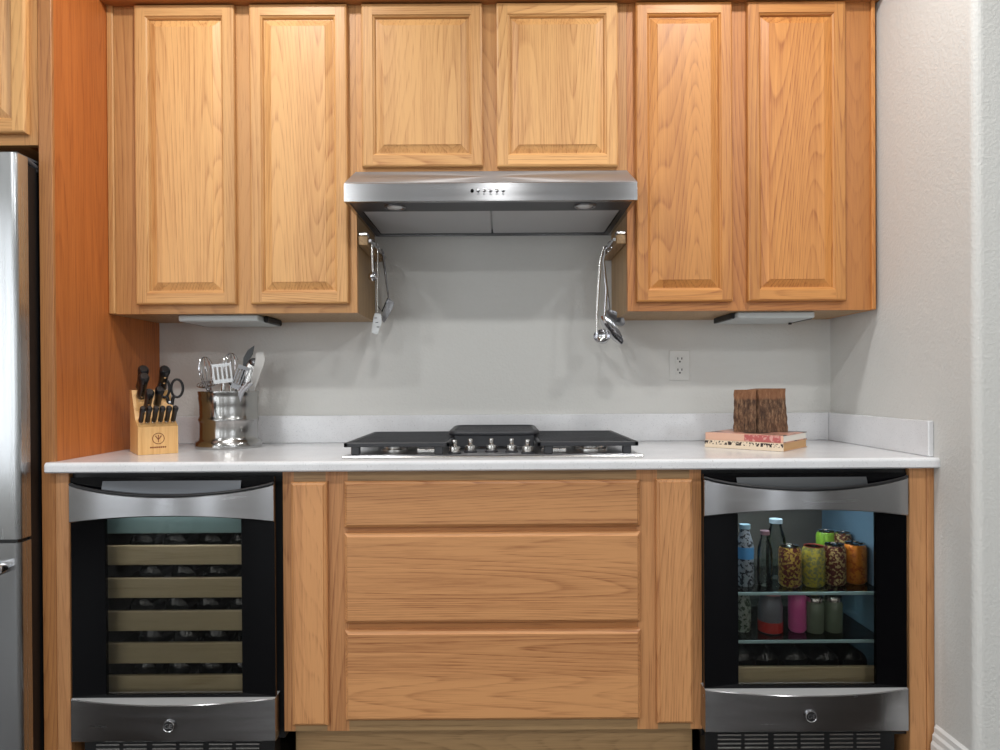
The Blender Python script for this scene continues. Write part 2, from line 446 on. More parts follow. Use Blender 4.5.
def wall_cab(x0, x1, z0, z1, doors, tone, label, frame_stiles, side_tone='dusk', rail_b=0.04, name='wall_cabinet', dback=0.0, depth=0.31, ftone=None):
    ft = ftone or tone
    t = thing(name, label, 'cabinet', ((x0 + x1) / 2, -depth / 2 - dback / 2, z0), 'oak wall cabinets')
    bd = MB(); bd.box(x0 + 0.001, x1 - 0.001, -dback - 0.001, -depth, z0 + 0.0, z1); bd.build('cabinet_box', oakm(side_tone, 'z'), t)
    f = MB(); y0, y1 = -depth, -depth - 0.02
    for a, c in frame_stiles: f.box(a, c, y0, y1, z0, z1, oakm(ft, 'z'))
    st = sorted(frame_stiles)
    for (a, c), (e, g) in zip(st, st[1:]):
        f.box(c, e, y0, y1 + 0.0006, z0, z0 + rail_b, oakm(ft, 'x')); f.box(c, e, y0, y1 + 0.0006, z1 - 0.05, z1, oakm(ft, 'x'))
    f.build('face_frame', None, t)
    for (a, c, e, g) in doors: rp_door(a, c, e, g, depth + 0.0205, t, tone)
    return t

DF = 0.350
ZT = 2.44
def dx(p0, p1): return ax(p0, DF, 160), ax(p1, DF, 160)
zd_t = az(2.5, DF, 490)
zc_b = az(312.0, 0.33, 490); zd_b = az(302.6, DF, 490)
# left wall cabinet
XL0, XA = ax(110, 0.33, 300) , ax(357.2, 0.33, 280)
XB = ax(627.5, 0.33, 280); XR1 = ax(874, 0.33, 200)
XL0 = WL
d1, d2 = dx(134.3, 234.6), dx(249.5, 347.4)
d3, d4 = dx(361.8, 483), dx(497, 618.5)
d5, d6 = dx(636.4, 733), dx(748, 846.5)
ZC = 1.838
wall_cab(XL0, XA, zc_b, ZT, [(d1[0], d1[1], zd_b, zd_t), (d2[0], d2[1], zd_b, zd_t)], 'honey',
         'tall honey oak double-door wall cabinet left of the range hood, beside the orange side panel',
         [(XL0 + 0.022, d1[0] + 0.012), (d1[1] - 0.012, d2[0] + 0.012), (d2[1] - 0.012, XA)], ftone='wheat', side_tone='drab')
wall_cab(XA + 0.0005, XB - 0.0005, ZC, ZT, [(d3[0], d3[1], az(166.2, DF, 430), zd_t), (d4[0], d4[1], az(166.2, DF, 550), zd_t)], 'honey',
         'short honey oak double-door wall cabinet directly above the range hood',
         [(XA + 0.0005, d3[0] + 0.012), (d3[1] - 0.012, d4[0] + 0.012), (d4[1] - 0.012, XB - 0.0005)], ftone='wheat')
wall_cab(XB, XR1 - 0.012, zc_b, ZT, [(d5[0], d5[1], zd_b, zd_t), (d6[0], d6[1], zd_b, zd_t)], 'amber',
         'tall amber oak double-door wall cabinet right of the range hood, next to the grey wall',
         [(XB, d5[0] + 0.012), (d5[1] - 0.012, d6[0] + 0.012), (d6[1] - 0.012, XR1 - 0.012)], ftone='copper', side_tone='drab')
tag(B(XL0 + 0.0005, XL0 + 0.0215, -0.30, -0.338, zc_b, ZT, bev=0.003).build('scribe_strip', oakm('honey')), 'thin vertical oak strip closing the gap between side panel and left wall cabinet', 'trim strip')
tag(B(XR1 - 0.0115, XR1 + 0.001, -0.0015, -0.340, zc_b, ZT, bev=0.002).build('scribe_strip', oakm('amber')), 'thin vertical oak strip closing the gap between right wall cabinet and grey wall', 'trim strip')
cm = MB(); cz = zd_t + 0.004
cm.prism([(-0.3305, cz), (-0.375, cz), (-0.380, cz + 0.012), (-0.40, cz + 0.05), (-0.43, cz + 0.09), (-0.43, cz + 0.11), (-0.3305, cz + 0.11)], 'x', WL, WR - 0.0005)
tag(cm.build('crown_molding', oakm('dusk', 'x')), 'dark oak crown molding running along the tops of the wall cabinets', 'molding')

# tall side panel and cabinet over the fridge
PF = 0.616
PX0 = -1.340
sp = MB()
sp.box(ax(40.5, PF, 380), WL, -0.001, -PF + 0.012, 0.0, ZT + 0.2, oakm('rust', 'z'))
sp.build('side_panel', None); sp_o = bpy.data.objects['side_panel']
tag(sp_o, 'tall orange-brown oak side panel between the fridge and the counter', 'panel')
ef = B(ax(40.5, PF, 380), WL + 0.001, -PF + 0.0125, -PF, 0.0, ZT + 0.2, bev=0.0015).build('edge_stile', oakm('dusk', 'z'), sp_o)
ef.location = (0, 0, 0)
EX0 = ax(40.5, PF, 380)

fz0 = az(145.2, PF, 20); fdz = az(132.6, PF + 0.02, 14)
t = thing('fridge_cabinet', 'oak cabinet above the stainless fridge at the top left', 'cabinet', (-1.85, -0.3, fz0), 'oak wall cabinets')
B(-2.25, EX0 - 0.0405, -0.002, -PF + 0.02, fz0, ZT + 0.2).build('cabinet_box', oakm('dusk'), t)
f = MB(); f.box(EX0 - 0.04, EX0 - 0.0005, -PF + 0.02, -PF, fz0, ZT + 0.2, oakm('wheat', 'z')); f.box(-2.25, EX0 - 0.04, -PF + 0.02, -PF + 0.0006, fz0, fz0 + 0.05, oakm('wheat', 'x'))
f.build('face_frame', None, t)
rp_door(-1.86, ax(24.5, PF + 0.02, 60), fdz, ZT + 0.15, PF + 0.0005, t, 'honey')

# ------------------------------------------------------------------ base cabinet
BF = 0.61; D2 = 0.632
bx0, bx1 = ax(283.6, BF, 600), ax(701.6, BF, 600)
zb0 = az(730, BF, 490)
t = thing('base_cabinet', 'central oak base cabinet with three wide drawers below the cooktop', 'cabinet', ((bx0 + bx1) / 2, -0.3, 0))
B(bx0 + 0.001, bx1 - 0.001, -0.002, -BF + 0.02, zb0, 0.8835).build('cabinet_box', oakm('dusk'), t)
p1 = (ax(290.3, D2, 600), ax(326.6, D2, 600)); p2 = (ax(657.2, D2, 600), ax(694.2, D2, 600))
dr = (ax(344.0, D2, 600), ax(641.2, D2, 600))
f = MB()
for a, c in ((bx0, p1[0] + 0.006), (p1[1] - 0.006, dr[0] + 0.008), (dr[1] - 0.008, p2[0] + 0.006), (p2[1] - 0.006, bx1)): f.box(a, c, -BF + 0.02, -BF, zb0, 0.8835, oakm('rose', 'z'))
for a, c in ((p1[0] + 0.006, p1[1] - 0.006), (dr[0] + 0.008, dr[1] - 0.008), (p2[0] + 0.006, p2[1] - 0.006)):
    for z0, z1 in ((zb0, zb0 + 0.04), (0.845, 0.8835)): f.box(a, c, -BF + 0.02, -BF + 0.0006, z0, z1, oakm('drab', 'x'))  # drab tone paints in the shade on the top and bottom rails
zr = [az(529, D2, 490), az(626.5, D2, 490)]
for z in zr: f.box(dr[0] + 0.008, dr[1] - 0.008, -BF + 0.02, -BF + 0.0006, z - 0.02, z + 0.02, oakm('dusk', 'x'))  # darker tone paints in the shade between the drawers
f.build('face_frame', None, t)
def slab_front(x0, x1, z0, z1, name, m, parent, d=BF + 0.0005, th=0.02):
    b = MB(); y = lambda h: -(d + h); V = []
    for i, h in ((0, 0), (0, th - 0.010), (0.003, th - 0.006), (0.008, th - 0.003), (0.010, th)):
        V.append([b.bm.verts.new((x0 + i, y(h), z0 + i)), b.bm.verts.new((x1 - i, y(h), z0 + i)), b.bm.verts.new((x1 - i, y(h), z1 - i)), b.bm.verts.new((x0 + i, y(h), z1 - i))])
    b.face(V[0][::-1]); b.face(V[-1])
    for A, C in zip(V, V[1:]):
        for k in range(4): b.face([A[k], A[(k + 1) % 4], C[(k + 1) % 4], C[k]])
    return b.build(name, m, parent)
slab_front(p1[0], p1[1], az(727.5, D2, 308), az(482.5, D2, 308), 'pull_out_front', oakm('rose', 'z'), t)
slab_front(p2[0], p2[1], az(725.3, D2, 675), az(479.5, D2, 675), 'pull_out_front', oakm('rose', 'z'), t)
for y0, y1 in ((481, 527.6), (533.2, 623.8), (631, 721.6)):
    slab_front(dr[0], dr[1], az(y1, D2, 492), az(y0, D2, 492), 'drawer', oakm('rose', 'x'), t)
B(ax(296, 0.54, 740), ax(692, 0.54, 740), -0.52, -0.54, 0.0, zb0 - 0.0005).build('toe_kick', oakm('drab', 'x'), t)
q = MB(); q.prism([(-0.5405, 0.0)] + [(-0.5405 - 0.018 * math.cos(a), 0.018 * math.sin(a)) for a in [PI / 2 * k / 5 for k in range(6)]], 'x', ax(296, 0.54, 740), ax(692, 0.54, 740))
q.build('quarter_round', oakm('honey', 'x'), t)

# fillers beside the two coolers
flx1 = ax(70, PF, 600)
tag(B(WL + 0.0015, flx1, -0.50, -PF, 0.0, 0.8835, bev=0.0015).build('filler_strip', oakm('rose')), 'narrow oak filler strip left of the wine cooler, under the counter end', 'filler strip')
frx0, frx1 = ax(909.5, PF, 600), WR - 0.0005
fr = MB(); fr.box(frx0, frx1 - 0.022, -0.05, -PF, 0.0, 0.8835, bev=0.0015); fr.box(frx1 - 0.0215, frx1, -0.05, -PF - 0.003, 0.0, 0.8835, bev=0.002)
tag(fr.build('filler_strip', oakm('rose')), 'narrow oak filler strip right of the beverage cooler, beside the grey wall', 'filler strip')

# ------------------------------------------------------------------ counter
CT, CTH, CD = 0.914, 0.030, 0.645
cb = MB()
def nose(d, z0, z1, r=0.010):
    p = [(-0.001, z0), (-d + 0.006, z0)]
    p += [(-d + r - r * math.cos(a) if a < PI / 2 else 0, 0) for a in ()]
    for k in range(7):
        a = PI / 2 * k / 6; p.append((-d + r - r * math.sin(PI / 2 - PI / 2 * 0) * math.cos(a), z1 - r + r * math.sin(a)))
    p.append((-0.001, z1)); p[1] = (-d + 0.004, z0); p.insert(2, (-d, z0 + 0.004)); return p
SI = 1.240
cb.prism(nose(CD, CT - CTH, CT), 'x', WL + 0.0005, WR - 0.0005, smooth=False)
cb.prism([(-PF - 0.0005, CT - CTH)] + nose(CD, CT - CTH, CT)[1:-1] + [(-PF - 0.0005, CT)], 'x', ax(44.3, CD, 468), WL + 0.0005)
o = cb.build('countertop', QUARTZ)
tag(o, 'white speckled quartz countertop running over the cabinets and both coolers', 'countertop')
bs = MB()
bs.box(WL + 0.0005, SI, -0.001, -0.020, CT + 0.0003, CT + 0.104, bev=0.002)
o = bs.build('backsplash', QUARTZ); tag(o, 'low white speckled quartz backsplash strip along the back wall', 'backsplash')
o = B(SI + 0.0003, WR - 0.0005, -0.001, -0.618, CT + 0.0003, CT + 0.104, bev=0.002).build('backsplash', QUARTZ); tag(o, 'low white speckled quartz side splash strip along the right grey wall', 'backsplash')

# ------------------------------------------------------------------ range hood
hx0, hx1 = ax(343.9, 0.5, 190), ax(637.4, 0.5, 190)
hz0, hz1 = az(200.7, 0.5, 490), az(182.2, 0.5, 490)
t = thing('range_hood', 'stainless steel under-cabinet range hood above the cooktop', 'range hood', ((hx0 + hx1) / 2, -0.25, hz0))
h = MB()
# shell: front lip, sloping top, sides and back; underside recessed
h.prism([(-0.482, hz0 + 0.012), (-0.482, hz0), (-0.5, hz0), (-0.5, hz1 - 0.002), (-0.498, hz1), (-0.332, ZC - 0.003), (-0.332, ZC - 0.001), (-0.002, ZC - 0.001), (-0.002, hz0), (-0.012, hz0), (-0.012, hz0 + 0.012)], 'x', hx0 + 0.0122, hx1 - 0.0122)
for a, c in ((hx0, hx0 + 0.012), (hx1 - 0.012, hx1)):
    h.prism([(-0.5, hz0), (-0.5, hz1 - 0.002), (-0.498, hz1), (-0.332, ZC - 0.003), (-0.332, ZC - 0.001), (-0.002, ZC - 0.001), (-0.002, hz0)], 'x', a, c)
h.build('hood_shell', STEEL, t)
h = MB(); h.prism([(-0.497, hz1 + 0.0006), (-0.333, ZC - 0.0024), (-0.333, ZC - 0.0012), (-0.497, hz1 + 0.0018)], 'x', hx0 + 0.001, hx1 - 0.001); h.build('hood_top', STEEL_T, t)
u = MB(); fx0, fx1 = ax(362, 0.37, 211), ax(621, 0.37, 211); fy0, fy1 = -0.365, -0.035
u.box(hx0 + 0.0125, hx1 - 0.0125, fy0, -0.4815, hz0 + 0.003, hz0 + 0.0115)
u.box(hx0 + 0.0125, fx0, -0.0125, fy0, hz0 + 0.003, hz0 + 0.0115); u.box(fx1, hx1 - 0.0125, -0.0125, fy0, hz0 + 0.003, hz0 + 0.0115)
u.box(fx0, fx1, -0.0125, fy1, hz0 + 0.003, hz0 + 0.0115)
u.build('underside_tray', TRAY, t)
mid = ax(491.6, 0.25, 225)
for a, c in ((fx0 + 0.003, mid - 0.003), (mid + 0.003, fx1 - 0.003)):
    q = MB(); q.box(a, c, fy1 - 0.002, fy0 + 0.002, hz0 + 0.004, hz0 + 0.011, bev=0.002)
    q.build('grease_filter', FILTER, t)
for px in (395, 585):
    X = ax(px, 0.425, 207)
    l = MB(); l.lathe([(0.034, hz0 + 0.003), (0.034, hz0 - 0.001), (0.028, hz0 - 0.002), (0.027, hz0 + 0.001)], (X, -0.425, 0), seg=28); lo = l.build('hood_lamp', STEEL_D, t)
    l = MB(); l.lathe([(0.0265, hz0 + 0.001), (0.020, hz0 - 0.003), (0.008, hz0 - 0.005), (0, hz0 - 0.0055)], (X, -0.425, 0), seg=28); l.build('lens', mat('lamp_lens', srgb(225, 225, 225), 0.12, 0.3), lo)
for i, px in enumerate((472.2, 478, 484.2, 490.6, 497, 503.2)):
    X, Z = at(px, 190.8, 0.5)
    l = MB(); l.lathe([(0.0056 if i == 0 else 0.0052, -0.5), (0.0052, -0.503), (0.004, -0.5045), (0, -0.505)], (X, 0, Z if i == 0 else Z + 0.001), axis='y', seg=14)
    l.build('button', BLACK if i == 0 else CHROME, t, 'black power button' if i == 0 else None)
    if i:
        B(X - 0.0035, X + 0.0035, -0.5001, -0.5006, Z - 0.011, Z - 0.0085).build('button_mark', GREYP, t)

# ------------------------------------------------------------------ cooktop
kx0, kx1 = ax(342, 0.585, 457), ax(643.5, 0.585, 457)
kd0, kd1 = 0.075, 0.585
t = thing('cooktop', 'gas cooktop with black cast-iron grates set into the white counter', 'cooktop', ((kx0 + kx1) / 2, -0.33, CT))
B(kx0, kx1, -kd0, -kd1, CT + 0.0003, CT + 0.006, bev=0.002).build('cooktop_rim', SATIN, t)
B(kx0 + 0.012, kx1 - 0.012, -kd0 - 0.01, -kd1 + 0.014, CT + 0.0062, CT + 0.009, bev=0.001).build('cooktop_surface', STEEL_D, t)
S = CT + 0.0092
def grate(x0, x1, d0, d1, z, nx, name='grate', rc=0.0):
    g = MB(); b_ = 0.012; hgt = 0.013
    if rc:
        pts = []
        for cx, cy, a0 in ((x1 - rc, -d1 + rc, -PI / 2), (x1 - rc, -d0 - rc, 0), (x0 + rc, -d0 - rc, PI / 2), (x0 + rc, -d1 + rc, PI)):
            for k in range(5):
                a = a0 + PI / 2 * k / 4; pts.append((cx + rc * math.cos(a), cy + rc * math.sin(a), z - 0.006))
        g.tube(pts, 0.009, seg=8, closed=True)
    else:
        g.box(x0, x1, -d0, -d0 - b_, z - hgt, z, bev=0.002); g.box(x0, x1, -d1, -d1 + b_, z - hgt, z, bev=0.002)
        g.box(x0, x0 + b_, -d0, -d1, z - hgt, z, bev=0.002); g.box(x1 - b_, x1, -d0, -d1, z - hgt, z, bev=0.002)
    m_ = (d0 + d1) / 2
    for k in range(1, nx):
        x = x0 + (x1 - x0) * k / nx; g.box(x - 0.004, x + 0.004, -d0 - 0.004, -d1 + 0.004, z - 0.011, z - 0.003)
    for k in range(1, 14):
        y = d0 + (d1 - d0) * k / 14; g.box(x0 + 0.004, x1 - 0.004, -y - 0.005, -y + 0.005, z - 0.012, z - 0.001)
    o = g.build(name, IRON, t)
    for lx in ((x0 + 0.020, x0 + 0.046), (x1 - 0.046, x1 - 0.020)):
        for ly in (-d0 - 0.004, -d1 + 0.022):
            B(lx[0], lx[1], ly, ly - 0.018, S, z - 0.010, bev=0.003).build('grate_foot', IRON, o)
    return o
GZ = 0.960
gl0, gl1 = ax(343.7, 0.575, 443), ax(638.5, 0.575, 443)
cx0, cx1 = ax(450.5, 0.40, 436), ax(537.5, 0.40, 436)
grate(gl0, cx0 + 0.01, 0.085, 0.575, GZ, 4)
grate(cx1 - 0.01, gl1, 0.085, 0.575, GZ, 4)
grate(cx0, cx1, 0.085, 0.400, 0.980, 3, rc=0.03)
def burner(x, y, r):
    b = MB(); b.lathe([(r * 1.25, S - 0.0005), (r * 1.25, S + 0.006), (r, S + 0.010), (r * 0.98, S + 0.016)], (x, y, 0), seg=28); o = b.build('burner', SATIN, t)
    b = MB(); b.lathe([(r * 0.9, S + 0.0165), (r * 0.95, S + 0.020), (r * 0.85, S + 0.024), (0, S + 0.025)], (x, y, 0), seg=28); b.build('burner_cap', IRON, o)
sk = MB(); sk.box(cx0 + 0.012, cx1 - 0.012, -0.396, -0.402, S + 0.008, 0.972, bev=0.002); sk.build('grate_skirt', IRON, t)
gxa = (gl0 + cx0) / 2; gxb = (gl1 + cx1) / 2; gxc = (cx0 + cx1) / 2
for x, y, r in ((gxa - 0.02, -0.20, 0.042), (gxa - 0.02, -0.44, 0.034), (gxb + 0.02, -0.20, 0.034), (gxb + 0.02, -0.44, 0.042), (gxc, -0.22, 0.055)): burner(x, y, r)
for a, c in ((417.5, 441), (541, 566)):
    X0, X1 = ax(a, 0.5, 448), ax(c, 0.5, 448); B(X0, X1, -0.49, -0.515, S, S + 0.012, bev=0.002).build('steel_strip', SATIN, t)  # low satin steel strips on the cooktop surface
for px, d in ((454.6, 0.545), (470.4, 0.505), (491.4, 0.495), (511.6, 0.505), (527.6, 0.545)):
    X = ax(px, d, 446); y = -d
    b = MB(); b.lathe([(0.020, S), (0.020, S + 0.004), (0.017, S + 0.006)], (X, y, 0), seg=24); ko = b.build('knob', IRON, t)
    b = MB(); b.lathe([(0.0165, S + 0.0062), (0.0175, S + 0.010), (0.0165, S + 0.021), (0.008, S + 0.023), (0.0065, S + 0.030), (0.0085, S + 0.035), (0.007, S + 0.041), (0, S + 0.043)], (X, y, 0), seg=24)
    b.box(X - 0.004, X + 0.004, y - 0.0175, y + 0.0175, S + 0.012, S + 0.030, bev=0.003)
    b.build('knob_grip', SATIN, ko)

# ------------------------------------------------------------------ coolers
def arc(u, k): return 1 - (2 * u - 1) ** 2 if k == 0 else math.sqrt(max(0, 1 - (2 * u - 1) ** 2))
def badge(x, z, y, parent, r=0.017):
    b = MB(); b.lathe([(r, y), (r, y - 0.003), (r * 0.9, y - 0.005), (r * 0.8, y - 0.0042)], (x, 0, z), axis='y', seg=28); o = b.build('badge', CHROME, parent)
    b = MB(); b.lathe([(r * 0.78, y - 0.003), (r * 0.78, y - 0.0043)], (x, 0, z), axis='y', seg=28); b.build('badge_disc', BLACKM, o)
    off = Vector((0, 0, 0)); q = o
    while q is not None: off += Vector(q.location); q = q.parent
    text_mesh('GE', r * 1.05, 'badge_lettering', CHROME, o, Vector((x, y - 0.0048, z)) - off)
def cooler(x0, x1, label, kind, bl, br, z_rail_b, zb, zt2):
    """door face 0.655 m from the wall; bl and br bound the body in its niche"""
    gd = 0.655
    t = thing('wine_cooler' if kind == 'wine' else 'beverage_cooler', label, 'cooler', ((x0 + x1) / 2, -0.3, 0))
    zt = 0.872
    wx0, wx1 = x0 + 0.097, x1 - (0.095 if kind == 'wine' else 0.087)
    zg_b = zt2 + 0.0005; zw_t, zw_b = 0.780, zt2 + 0.008
    # body: open-fronted shell
    bo = MB(); lx0, lx1 = x0 + 0.030, x1 - 0.030; yb = -0.56
    bo.box(bl, lx0 - 0.004, -0.03, -0.60, 0.10, 0.8825); bo.box(lx1 + 0.004, br, -0.03, -0.60, 0.10, 0.8825)
    bo.box(lx0 - 0.004, lx1 + 0.004, -0.03, -0.60, 0.815, 0.8825); bo.box(lx0 - 0.004, lx1 + 0.004, -0.03, -0.60, 0.10, 0.20)
    bo.box(lx0 - 0.004, lx1 + 0.004, -0.03, -0.05, 0.20, 0.815)
    bo.build('cooler_body', BLACKM, t)
    li = MB(); e = 0.003; yk = -0.20 if kind != 'wine' else -0.15
    li.box(lx0 - e, lx0, yk, -0.60, 0.205, 0.81); li.box(lx1, lx1 + e, yk, -0.60, 0.205, 0.81)
    li.box(lx0, lx1, yk, -0.60, 0.807, 0.81); li.box(lx0, lx1, yk, -0.60, 0.205, 0.208)
    li.build('liner', LINER_B if kind != 'wine' else LINER_D, t)
    B(lx0, lx1, yk, yk - e, 0.209, 0.806).build('back_panel', LINER_D if kind == 'wine' else mat('taupe_liner', srgb(92, 88, 84), 0.5), t)
    # door frame (black glass border) around the pane
    fr = MB()
    for a, c, e0, e1 in ((x0, wx0, zg_b, zt), (wx1, x1, zg_b, zt), (wx0, wx1, zw_t, zt), (wx0, wx1, zg_b, zw_b)):
        fr.box(a, c, -0.638, -gd + 0.004, e0, e1)
    fr.build('door_frame', BLACK, t)
    B(wx0, wx1, -gd + 0.010, -gd + 0.0045, zw_b, zw_t).build('glass_pane', TINT, t)
    # top rail: scooped upper edge, gently bowed outwards, lower edge arched up
    n = 40; bow = 0.022
    r = MB(); fy = lambda u: -(gd + 0.004 + bow * arc(u, 0))
    zt_ = lambda u: z_rail_b + 0.1075 - 0.032 * arc(u, 0) ** 0.85; zb_ = lambda u: z_rail_b + 0.0205 * arc(u, 0)
    X = lambda u: x0 + (x1 - x0) * u
    ring = []
    for i in range(n + 1):
        u = i / n; f_ = fy(u)
        ring.append([r.bm.verts.new(p) for p in ((X(u), -gd + 0.0035, zb_(u)), (X(u), f_ + 0.003, zb_(u)), (X(u), f_, zb_(u) + 0.003), (X(u), f_, zt_(u) - 0.003), (X(u), f_ + 0.003, zt_(u)), (X(u), -gd + 0.0035, zt_(u)))])
    for A, C in zip(ring, ring[1:]):
        for k in range(6): r.face([A[k], A[(k + 1) % 6], C[(k + 1) % 6], C[k]], None, k == 2)
    r.face(ring[0]); r.face(ring[-1][::-1])
    ro = r.build('handle_rail', STEEL, t)
    # grip lip: a dark rounded trim following the scoop, and the recessed pocket behind it
    l = MB(); l.tube([(X(i / n), fy(i / n) + 0.004, zt_(i / n) + 0.003) for i in range(n + 1)], 0.0045, seg=8); l.build('grip_trim', RUBBER, ro)
    p = MB(); ua, ub = 0.16, 0.84 if kind == 'wine' else 0.80
    p.grid(lambda a, c: (X(ua + (ub - ua) * a), -(gd - 0.002) - 0.012 * math.sin(c * PI / 2) * arc(ua + (ub - ua) * a, 0), 0.862 - (0.862 - zt_(ua + (ub - ua) * a)) * c), 20, 6)
    p.build('handle_pocket', POCKET2 if kind == 'wine' else POCKET, ro)
    # bottom panel bowed outwards more strongly
    r = MB(); bow2 = 0.042; fy2 = lambda u: -(gd + 0.003 + bow2 * arc(u, 0)); ring = []
    for i in range(n + 1):
        u = i / n; f_ = fy2(u)
        ring.append([r.bm.verts.new(p) for p in ((X(u), -0.612, zb), (X(u), -(gd + 0.001), zb), (X(u), -(gd + 0.003), zb + 0.002), (X(u), f_, zt2 - 0.0025), (X(u), f_ + 0.0025, zt2 - 0.0002), (X(u), -0.612, zt2 - 0.0002))])
    for A, C in zip(ring, ring[1:]):
        for k in range(6): r.face([A[k], A[(k + 1) % 6], C[(k + 1) % 6], C[k]], LEDGE_HI if k == 4 else STEEL, k == 2)
    r.face(ring[0], STEEL); r.face(ring[-1][::-1], STEEL)
    ro = r.build('bottom_panel', None, t)
    badge((x0 + x1) / 2, (zb + zt2) / 2 - 0.004, fy2(0.5) + 0.018, ro)
    # vent grille
    g = MB(); gx0, gx1 = x0 + 0.012, x1 - 0.016
    g.box(gx0, gx1, -0.56, -0.615, 0.004, zb - 0.020)
    g.build('toe_grille', BLACKM, t)
    g = MB(); slots = 6; sw = (gx1 - gx0 - 0.08) / slots
    for k in range(slots):
        a = gx0 + 0.035 + k * sw + (k // 2) * 0.006
        for j in range(7):
            z = zb - 0.026 - j * 0.0125; g.box(a, a + sw - 0.010, -0.6155, -0.620, z - 0.0042, z + 0.0012, bev=0.001)
    g.build('grille_slats', SATIN, t)
    return t, (x0, x1, wx0, wx1, lx0, lx1)

lc0, lc1 = ax(70.6, 0.655, 600), ax(274.6, 0.655, 600)
rc0, rc1 = ax(704.6, 0.655, 600), ax(907.6, 0.655, 600)
tL, gL = cooler(lc0, lc1, 'black and stainless wine cooler with pale wooden shelf fronts, left under the counter', 'wine', flx1 + 0.001, bx0 - 0.001, 0.744, 0.119, 0.2425)
tR, gR = cooler(rc0, rc1, 'black and stainless beverage cooler full of cans, right under the counter', 'drinks', bx1 + 0.001, frx0 - 0.001, 0.752, 0.137, 0.2590)

SD = 0.590
# lying wine bottle: local, axis along -Y, its base to the front
def bottle_proto(name, label, cat, group):
    t = thing(name, label, cat, local=True, group=group)
    b = MB(); b.lathe([(0.012, 0.004), (0.030, 0.0), (0.036, -0.003), (0.0375, -0.010), (0.0375, -0.185), (0.034, -0.205), (0.016, -0.235), (0.0145, -0.285), (0.0155, -0.287), (0.0155, -0.30), (0, -0.30)], axis='y', seg=24)
    # flip so the base faces the room (-Y)
    b.rot(Matrix.Rotation(PI, 4, 'Z')); b.rot(Matrix.Translation((0, 0, 0)))
    b.build('glass_body', BOTTLE, t)
    c = MB(); c.lathe([(0.0162, 0.245), (0.0162, 0.301), (0, 0.302)], axis='y', seg=16); c.build('neck_foil', mat('foil_' + name, srgb(84, 30, 34), 0.35, 0.6), t)
    return t
order = ['first', 'second', 'third', 'fourth', 'fifth', 'sixth']
proto = None
shelf_y = ((545.5, 565), (578, 598), (611, 631), (643, 663.5), (675.5, 695.5))
SDf = 0.60
first = True
sn = ['top', 'second', 'third', 'fourth', 'bottom']
for si, (ya, yb_) in enumerate(shelf_y):
    z1, z0 = az(ya, SDf, 172), az(yb_, SDf, 172)
    s = B(gL[4] + 0.003, gL[5] - 0.003, -0.20, -SDf + 0.014, z0 + 0.010, z0 + 0.014).build('shelf_rack', BLACKM, tL)
    B(gL[4] + 0.003, gL[5] - 0.003, -SDf + 0.0135, -SDf, z0, z1, bev=0.002).build('shelf_front', SLAT, s)
    xs = [-1.065 + 0.0, -0.965, -0.865, -0.765][:4]
    off = (si % 2) * 0.022 - 0.008
    for bi, x in enumerate(xs):
        if proto is None:
            proto = bottle_proto('wine_bottle', '', 'bottle', 'wine bottles lying in the wine cooler'); o = proto
        else: o = copy_tree(proto)
        o.location = (x + off + random.uniform(-0.006, 0.006), -0.555, z0 + 0.0145 + 0.0378)
        o['label'] = 'dark wine bottle lying on the %s shelf of the wine cooler, %s from the left' % (sn[si], order[bi])
        o['group'] = 'wine bottles lying in the wine cooler'
zt1, zt0 = az(518, SDf, 172), az(533.5, SDf, 172)
B(gL[4] + 0.003, gL[5] - 0.003, -0.20, -SDf, zt0, 0.803, bev=0.002).build('control_panel', TEAL, tL)

# beverage cooler inside
for y_, nm in ((593.5, 'upper'), (641.5, 'lower')):
    z = az(y_, SDf, 806)
    s = B(gR[4] + 0.002, gR[5] - 0.002, -0.21, -SDf + 0.005, z - 0.003, z + 0.002).build('glass_shelf', CLEAR, tR)
    B(gR[4] + 0.002, gR[5] - 0.002, -SDf + 0.0048, -SDf, z - 0.005, z + 0.004, bev=0.001).build('shelf_edge', SHELFGL, s)
    for xa, xb in ((gR[4] + 0.0005, gR[4] + 0.010), (gR[5] - 0.010, gR[5] - 0.0005)): B(xa, xb, -0.21, -SDf + 0.02, z - 0.012, z - 0.004).build('shelf_bracket', BLACKM, s)
SH1 = az(593.5, SDf, 806) + 0.0025; SH2 = az(641.5, SDf, 806) + 0.0025
zw1, zw0 = az(667, SDf, 806), az(687.5, SDf, 806)
s = B(gR[4] + 0.003, gR[5] - 0.003, -0.21, -SDf + 0.014, zw0 + 0.010, zw0 + 0.014).build('shelf_rack', BLACKM, tR)
B(gR[4] + 0.003, gR[5] - 0.003, -SDf + 0.0135, -SDf, zw0, zw1, bev=0.002).build('shelf_front', SLAT, s)
B(ax(788, 0.21, 520), ax(790.5, 0.21, 520), -0.2035, -0.208, 0.70, 0.80).build('bright_strip', GLOW, tR)  # thin upright emissive strip in front of the back panel
B(gR[4] + 0.10, gR[5] - 0.10, -0.38, -0.42, 0.800, 0.8065).build('light_bar', GLOW, tR)
area('cooler_led', ((gR[4] + gR[5]) / 2, -0.46, 0.798), (0, 0, 0), 0.30, 1.2, (0.72, 0.9, 1.0), size_y=0.06)
area('cooler_led', ((gR[4] + gR[5]) / 2, -0.612, 0.800), (0, 0, 0), 0.30, 0.5, (0.9, 0.95, 1.0), size_y=0.012)
area('cooler_led', ((gL[4] + gL[5]) / 2, -0.618, 0.800), (0, 0, 0), 0.34, 0.30, (0.95, 0.95, 1.0), size_y=0.012)
